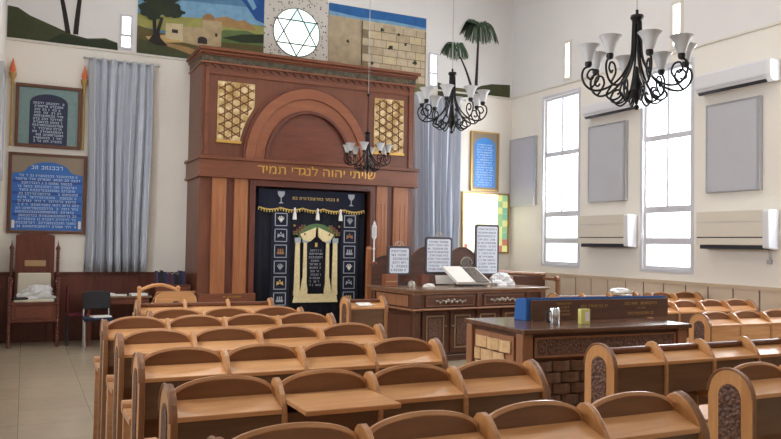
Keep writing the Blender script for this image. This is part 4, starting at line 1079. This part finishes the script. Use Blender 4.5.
# slanted velvet covered book rest
br = MB().prism([(0.0,0.0),(0.22,0.0),(0.22,0.06),(0.02,0.19),(0.0,0.19)], 'X', 0.0, 1.52)
t = thing('velvet_book_rest', 'sloping book rest covered in blue velvet on the reader desk', 'book rest', (3.65, 5.00, 1.0), radians(-0.8))
MB().prism([(0.0,0.0),(0.17,0.0),(0.15,0.15),(0.12,0.175),(0.0,0.185)], 'X', 0.0, 1.50).build('velvet_cover', M['velvet'], t, bevel=0.006)
bb = MB().box(0.04, -0.025, 0.0, 1.50, 0.0, 0.165).build('back_board', M['bim'], t, bevel=0.004)
b = MB(); rn = random.Random(12)
script_rows(b, 0.28, 0.44, 0.15, 0.03, 4, -0.025, h=0.016, thick=0.001, ragged=0.1)
script_rows(b, 0.52, 0.82, 0.13, 0.09, 1, -0.025, h=0.022, thick=0.001, ragged=0.0)
script_rows(b, 1.0, 1.38, 0.145, 0.105, 1, -0.025, h=0.022, thick=0.001, ragged=0.0); script_rows(b, 1.14, 1.24, 0.10, 0.07, 1, -0.025, h=0.014, thick=0.001, ragged=0.0); script_rows(b, 1.04, 1.34, 0.06, 0.02, 1, -0.025, h=0.022, thick=0.001, ragged=0.0)
b.build('engraved_lettering', M['frame_gold'], bb)
t = thing('washing_cup', 'shiny metal cup with dark handle on the reader desk', 'cup', (3.70, 4.70, 1.0))
MB().lathe([(0.035,0),(0.04,0.01),(0.042,0.11),(0.036,0.128),(0.03,0.128),(0.036,0.11),(0.035,0.015),(0.001,0.012)], (0,0,0), 18).build('cup_body', M['chrome'], t, smooth=True)
MB().tube([(-0.04,0,0.105),(-0.07,0,0.10),(-0.08,0,0.06),(-0.065,0,0.025),(-0.04,0,0.02)], 0.008, 6).build('handle', M['plastic_bk'], t, smooth=True)
t = thing('yellow_box', 'small pale yellow and white card box on the reader desk', 'box', (3.99, 4.70, 1.0))
MB().box(-0.045, -0.02, 0, 0.045, 0.02, 0.115).build('carton', M['yellow'], t, bevel=0.002)
MB().box(-0.005, -0.0215, 0.02, 0.035, -0.02, 0.095).build('printed_label', M['paper'], t)
o = crumple('white_cloth', 'white cloth lying on the straight topped pew beyond the velvet slope', 'cloth', (7.20, 7.76, 1.008), 0.18, 0.06, 0.06, M['cloth_w'], 8)
o = MB().box(-0.09,-0.045,0,0.09,0.045,0.010).build('white_booklet', M['paper'], loc=(3.45,7.755,0.915), rot=(radians(17.8),0,0.1)); tag(o, 'white booklet lying on the single seat beside the ark curtain', 'booklet')

# ------------------------------------------------------------------ chair of Elijah (throne)
t = thing('throne_chair', 'tall carved dark red wooden throne chair with twisted posts at the left wall', 'chair', (0.16, 12.18, 0))
def twist(b, x, y, z0, z1, r=0.024):
    n = int((z1-z0)/0.045); pts = []
    P = []
    for i in range(n*4+1):
        z_ = z0+(z1-z0)*i/(n*4); P.append((r*(0.82+0.28*abs(sin(pi*i/4))), z_))
    b.lathe(P, (x, y, 0), 10)
for x in (-0.32, 0.32):
    b = MB(); twist(b, x, 0.03, 0.0, 0.98); b.ball((x, 0.03, 1.0), 0.032, 10); b.build('leg', M['thr'], t, smooth=True)
    b = MB(); twist(b, x, 0.56, 0.0, 1.42); b.lathe([(0.03,1.42),(0.035,1.45),(0.012,1.49),(0.001,1.57)], (x, 0.56, 0), 10); b.build('leg', M['thr'], t, smooth=True)
    MB().box(x-0.03, 0.03, 0.93, x+0.03, 0.56, 0.965).build('armrest', M['thr'], t, bevel=0.008)
MB().box(-0.32, 0.0, 0.62, 0.32, 0.58, 0.66).box(-0.30, 0.01, 0.40, 0.30, 0.04, 0.62).box(-0.32, 0.0, 0.37, 0.32, 0.05, 0.40).build('seat', M['thr'], t, bevel=0.008)
bk = MB().prism([(-0.27,0.66),(-0.27,1.62)]+[(-0.27+0.54*i/10, 1.64+0.045*sin(pi*i/10)) for i in range(11)]+[(0.27,1.62),(0.27,0.66)], 'Y', 0.54, 0.585).build('backrest', M['thr'], t, bevel=0.008)
MB().box(-0.14, 0.532, 1.17, 0.15, 0.54, 1.26).build('name_plate', M['brass'], bk)
MB().box(-0.23, 0.50, 0.68, 0.23, 0.54, 1.07).build('back_cushion', M['cream'], t, bevel=0.02)
MB().box(-0.27, 0.02, 0.66, 0.27, 0.50, 0.70).build('seat_cushion', M['cream'], t, bevel=0.015)
MB().box(-0.24, 0.0, 0.44, 0.24, 0.01, 0.59).build('carved_front_panel', M['tymp'], t, bevel=0.005)
crumple('cloth_pile', 'white folded shawls piled on the throne chair seat', 'cloth', (0.20, 12.47, 0.701), 0.24, 0.12, 0.20, M['cloth_w'], 11)
o = MB().box(-0.09,-0.06,0,0.09,0.06,0.03).build('black_pouch', M['bookdk'], loc=(-0.02,12.235,0.701), rot=(0,0,0.3), bevel=0.01); tag(o, 'small flat black pouch at the front of the throne chair seat', 'pouch')

# side table, chairs and papers
t = thing('side_table', 'dark side table against the red panelling right of the throne chair', 'table', (0.84, 12.08, 0))
MB().box(0, 0, 0.71, 0.96, 0.66, 0.74).build('tabletop', M['bimtop'], t, bevel=0.005)
MB().box(0.04, 0.04, 0.62, 0.92, 0.62, 0.71).build('apron', M['tymp'], t)
for x in (0.04, 0.87):
    for y in (0.04, 0.57): MB().box(x, y, 0, x+0.05, y+0.05, 0.62).build('leg', M['tymp'], t)
for i, (x, y, r_, dz) in enumerate(((1.02,12.22,0.1,0),(1.32,12.20,-0.1,0),(1.16,12.44,0.2,0),(1.62,12.25,0.1,0))):
    o = MB().box(-0.12,-0.09,0,0.12,0.09,0.012+0.006*i).build('newspaper', M['paper'], loc=(x,y,0.741+dz), rot=(0,0,r_))
    tag(o, 'folded white newspaper among the papers on the side table', 'paper', 'papers on the side table')
t = thing('office_chair', 'dark blue chair with chrome legs and papers on it left of the pews', 'chair', (1.0, 11.66, 0))
MB().box(-0.20, 0.0, 0.42, 0.20, 0.38, 0.46).build('seat', M['bluefab'], t, bevel=0.015)
MB().prism([(-0.19,0.56),(-0.19,0.80)]+arc(0,0.80,0.19,180,0,8,0.03)[1:-1]+[(0.19,0.80),(0.19,0.56)], 'Y', 0.375, 0.405).build('backrest', M['plastic_bk'], t, bevel=0.01)
for sx in (-1, 1):
    MB().tube([(sx*0.17, 0.02, 0.0), (sx*0.175, 0.03, 0.41)], 0.012, 8).build('leg', M['chrome'], t, smooth=True)
    MB().tube([(sx*0.17, 0.37, 0.0), (sx*0.175, 0.36, 0.42), (sx*0.175, 0.395, 0.60)], 0.012, 8).build('leg', M['chrome'], t, smooth=True)
o = MB().box(-0.13,-0.09,0,0.13,0.09,0.02).build('paper_stack', M['paper'], loc=(1.04,11.80,0.461), rot=(0,0,0.25)); tag(o, 'white papers lying on the dark blue chair seat', 'paper')
t = thing('maroon_chair', 'maroon backed chair half hidden between throne chair and side table', 'chair', (0.66, 12.25, 0))
MB().box(-0.03, 0, 0.43, 0.28, 0.36, 0.47).build('seat', M['maroon'], t, bevel=0.01)
MB().box(-0.06, 0, 0.47, -0.03, 0.36, 0.88).build('backrest', M['maroon'], t, bevel=0.01)
for x in (-0.05, 0.24):
    for y in (0.01, 0.33): MB().box(x, y, 0, x+0.025, y+0.025, 0.43).build('leg', M['plastic_bk'], t)

# low cabinet with books left of the ark
t = thing('low_cabinet', 'low dark cabinet under stacked books against the wall left of the ark', 'cabinet', (1.86, 12.15, 0))
MB().box(0, 0, 0.03, 0.54, 0.60, 0.90).build('cabinet_body', M['pan_red'], t, bevel=0.005)
for x in (0.02, 0.275): 
    d_ = MB().box(x, -0.015, 0.07, x+0.245, 0, 0.86).build('door', M['tymp'], t, bevel=0.004); MB().ball((x+(0.21 if x < 0.1 else 0.03), -0.02, 0.5), 0.012, 8).build('knob', M['brass'], d_)
rn = random.Random(21)
x = 1.88
bk = ['purple', 'bookdk', 'bookdk', 'navyb', 'purple', 'maroon']
i = 0
while x < 2.33:
    wd = rn.uniform(0.028, 0.045); h_ = rn.uniform(0.16, 0.24); mk = bk[i % 6]
    t = thing('prayer_book', 'dark bound prayer book standing in the row on the low cabinet', 'book', (x, 12.26, 0.901), 0, 'prayer books on the low cabinet')
    MB().box(0, 0, 0, wd, 0.16, h_).build('cover', M[mk], t, bevel=0.002)
    MB().box(0.004, 0.004, h_, wd-0.004, 0.156, h_+0.001).build('page_edges', M['paper'], t)
    x += wd+0.004; i += 1
o = MB().box(0,0,0,0.16,0.12,0.10).build('cardboard_box', M['pil'], loc=(2.16,12.16-0.0,0.901)); o.location=(2.14,12.17,0.0); bpy.data.objects.remove(o)

# chair and lectern beyond the far left pew
t = thing('wooden_armchair', 'light wooden armchair with curved top rail behind the farthest left pew', 'chair', (1.50, 9.62, 0))
MB().box(-0.20, -0.02, 0.43, 0.24, 0.40, 0.47).build('seat', M['oak'], t, bevel=0.006)
for x in (-0.22, 0.24):
    MB().box(x-0.02, -0.04, 0, x+0.02, 0.0, 1.0).ball((x, -0.02, 1.01), 0.028, 8).build('post', M['oakz'], t, bevel=0.004)
    MB().box(x-0.02, 0.36, 0, x+0.02, 0.40, 0.65).build('leg', M['oakz'], t, bevel=0.004)
    MB().box(x-0.02, 0.0, 0.65, x+0.02, 0.42, 0.68).build('armrest', M['oak'], t, bevel=0.006)
MB().tube([(-0.22+0.46*i/12, -0.02, 0.98+0.07*sin(pi*i/12)) for i in range(13)], 0.022, 8).build('top_rail', M['oak'], t, smooth=True)
MB().box(-0.20, -0.03, 0.68, 0.22, -0.012, 0.74).build('lower_rail', M['oak'], t)
t = thing('small_lectern', 'light wooden lectern with rounded shoulders behind the farthest left pew', 'lectern', (1.63, 9.10, 0))
MB().prism([(-0.24,0.10),(-0.24,0.85)]+arc(-0.14,0.89,0.10,180,90,5)+arc(0.14,0.89,0.10,90,0,5)+[(0.24,0.85),(0.24,0.10)], 'Y', 0, 0.03).build('front_panel', M['oak'], t, bevel=0.006)
MB().box(-0.24, 0.03, 0, -0.21, 0.32, 0.85).build('side_panel', M['oakz'], t, bevel=0.004); MB().box(0.21, 0.03, 0, 0.24, 0.32, 0.85).build('side_panel', M['oakz'], t, bevel=0.004)
MB().prism([(0.0,0.985),(0.34,0.85),(0.34,0.87),(0.0,1.005)], 'X', -0.22, 0.22).build('slanted_top', M['rim'], t)
MB().prism(arc(0, 0.84, 0.05, 0, 180, 8)+[], 'Y', -0.006, 0).build('carved_rosette', M['carv'], t)

# ------------------------------------------------------------------ chandeliers
def chandelier(loc, label, arms=8, s=1.0, phase=15, rod=0.0):
    t = thing('chandelier', label, 'chandelier', loc, 0); t.scale = (s, s, s)
    MB().lathe([(0.001,0.04),(0.012,0.035),(0.012,0.0),(0.05,-0.01),(0.055,-0.03),(0.035,-0.06),(0.03,-0.07),(0.001,-0.07)], (0,0,0), 14).build('crown_cap', M['black'], t, smooth=True)
    top = (ZC-loc[2])/s
    if rod: MB().tube([(0,0,0.03),(0,0,rod)], 0.010, 6).ball((0,0,rod), 0.03, 8).build('stem', M['black'], t)
    MB().tube([(0,0,rod+0.02),(0,0,top-0.03)], 0.005, 6).lathe([(0.001,top),(0.06,top),(0.05,top-0.03),(0.01,top-0.05)], (0,0,0), 12).build('hanging_chain', M['alu'], t)
    MB().lathe([(0.001,-0.74),(0.012,-0.73),(0.02,-0.70),(0.04,-0.67),(0.05,-0.61),(0.045,-0.57),(0.025,-0.52),(0.015,-0.44),(0.001,-0.42)], (0,0,0), 12).build('hub', M['black'], t, smooth=True)
    for i in range(arms):
        a = radians(phase+i*360/arms); ca, sa = cos(a), sin(a)
        def P(r, z): return (r*ca, r*sa, z)
        def cr(pts, k_=5):
            out = []
            n_ = len(pts)
            for j in range(n_-1):
                p0, p1, p2, p3 = pts[max(0,j-1)], pts[j], pts[j+1], pts[min(n_-1,j+2)]
                for q in range(k_):
                    u = q/k_
                    out.append(tuple(0.5*((2*p1[d])+(-p0[d]+p2[d])*u+(2*p0[d]-5*p1[d]+4*p2[d]-p3[d])*u*u+(-p0[d]+3*p1[d]-3*p2[d]+p3[d])*u**3) for d in (0,1)))
            out.append(pts[-1]); return out
        main = cr([(0.03,-0.06),(0.035,-0.20),(0.042,-0.33),(0.075,-0.43),(0.14,-0.53),(0.23,-0.60),(0.33,-0.625),(0.40,-0.59),(0.435,-0.52),(0.425,-0.455),(0.385,-0.425)])
        curl1 = cr([(0.365,-0.61),(0.305,-0.53),(0.32,-0.465),(0.37,-0.455),(0.395,-0.505),(0.365,-0.535),(0.345,-0.515)])
        curl2 = cr([(0.20,-0.585),(0.24,-0.66),(0.19,-0.70),(0.13,-0.67),(0.14,-0.62),(0.175,-0.63)])
        curl3 = cr([(0.05,-0.62),(0.09,-0.70),(0.15,-0.73),(0.20,-0.70)])
        b = MB().tube([P(*q) for q in main], 0.0095, 6).tube([P(*q) for q in curl1], 0.0085, 6).tube([P(*q) for q in curl2], 0.0085, 6).tube([P(*q) for q in curl3], 0.0075, 6)
        b.lathe([(0.001,-0.44),(0.024,-0.43),(0.03,-0.41),(0.026,-0.385),(0.018,-0.38),(0.001,-0.38)], P(0.385, 0), 10)
        b.build('arm', M['black'], t, smooth=True)
        MB().lathe([(0.024,-0.395),(0.034,-0.375),(0.045,-0.34),(0.056,-0.305),(0.072,-0.275),(0.090,-0.255),(0.087,-0.253),(0.069,-0.272),(0.052,-0.305),(0.041,-0.34),(0.03,-0.375)], P(0.385, 0), 24, wave=0.05).build('glass_shade', M['shade'], t, smooth=True)
    MB().ball((0,0,-0.76), 0.022, 10).build('finial', M['black'], t, smooth=True)
    return t
chandelier((4.425, 4.60, 3.50), 'large black iron chandelier with white glass shades near the right windows', 8, 1.0, 15)
chandelier((4.96, 8.45, 3.86), 'black iron chandelier with white shades in front of the right curtain', 8, 1.04, 5)
chandelier((4.86, 10.9, 3.38), 'black iron chandelier hanging on a long rod in front of the ark', 8, 0.86, 12, rod=0.68)

# fill lamps added above the frame to support the window daylight
FILL = 22.0
for i, (x, y) in enumerate(((2.5, 1.5), (6.5, 1.5), (2.5, 5.5), (6.5, 5.5), (2.5, 9.5), (6.5, 9.5))):
    t = thing('fill_lamp', 'added white rectangular fill lamp, unseen above the pews', 'fill lamp', (x, y, ZC-0.08), 0, 'added fill lamps')
    MB().box(-0.65, -0.16, 0.0, 0.65, 0.16, 0.08).build('housing', M['white'], t, bevel=0.01)
    MB().box(-0.60, -0.12, -0.02, 0.60, 0.12, 0.0).build('diffuser', plain('fill_diffuser', (255,252,244), 0.5, emit=(255,250,240), estr=2.0), t)
    L = bpy.data.lights.new('fill_light', 'AREA'); L.shape = 'RECTANGLE'; L.size = 1.2; L.size_y = 0.3; L.energy = FILL; L.color = (1.0, 0.96, 0.90)
    lo_ = bpy.data.objects.new('fill_light', L); COL.objects.link(lo_); lo_.location = (x, y, ZC-0.12)

# ------------------------------------------------------------------ world, camera
wd = bpy.data.worlds.new('sky'); S.world = wd; wd.use_nodes = True
bg = wd.node_tree.nodes['Background']; bg.inputs[0].default_value = (0.86, 0.93, 1.0, 1); bg.inputs[1].default_value = 3.0

F = 754.37; yaw, pit_, roll = radians(25.873), radians(1.8639), radians(0.9875)
import mathutils
V = mathutils.Vector
fw = V((sin(yaw)*cos(pit_), cos(yaw)*cos(pit_), sin(pit_))); r_ = V((cos(yaw), -sin(yaw), 0)); u_ = r_.cross(fw)
R_ = r_*cos(roll)+u_*sin(roll); U_ = -r_*sin(roll)+u_*cos(roll)
cam = bpy.data.cameras.new('camera'); co = bpy.data.objects.new('camera', cam); COL.objects.link(co)
mw = mathutils.Matrix((R_, U_, -fw)).transposed().to_4x4(); mw.translation = V((0, 0, 1.6)); co.matrix_world = mw
cam.sensor_fit = 'HORIZONTAL'; cam.sensor_width = 36; cam.lens = F/781*36; cam.clip_start = 0.05
S.camera = co
vs = S.view_settings; vs.view_transform = 'Standard'; vs.look = 'None'; vs.gamma = 1; vs.use_curve_mapping = False; vs.exposure = 0.55
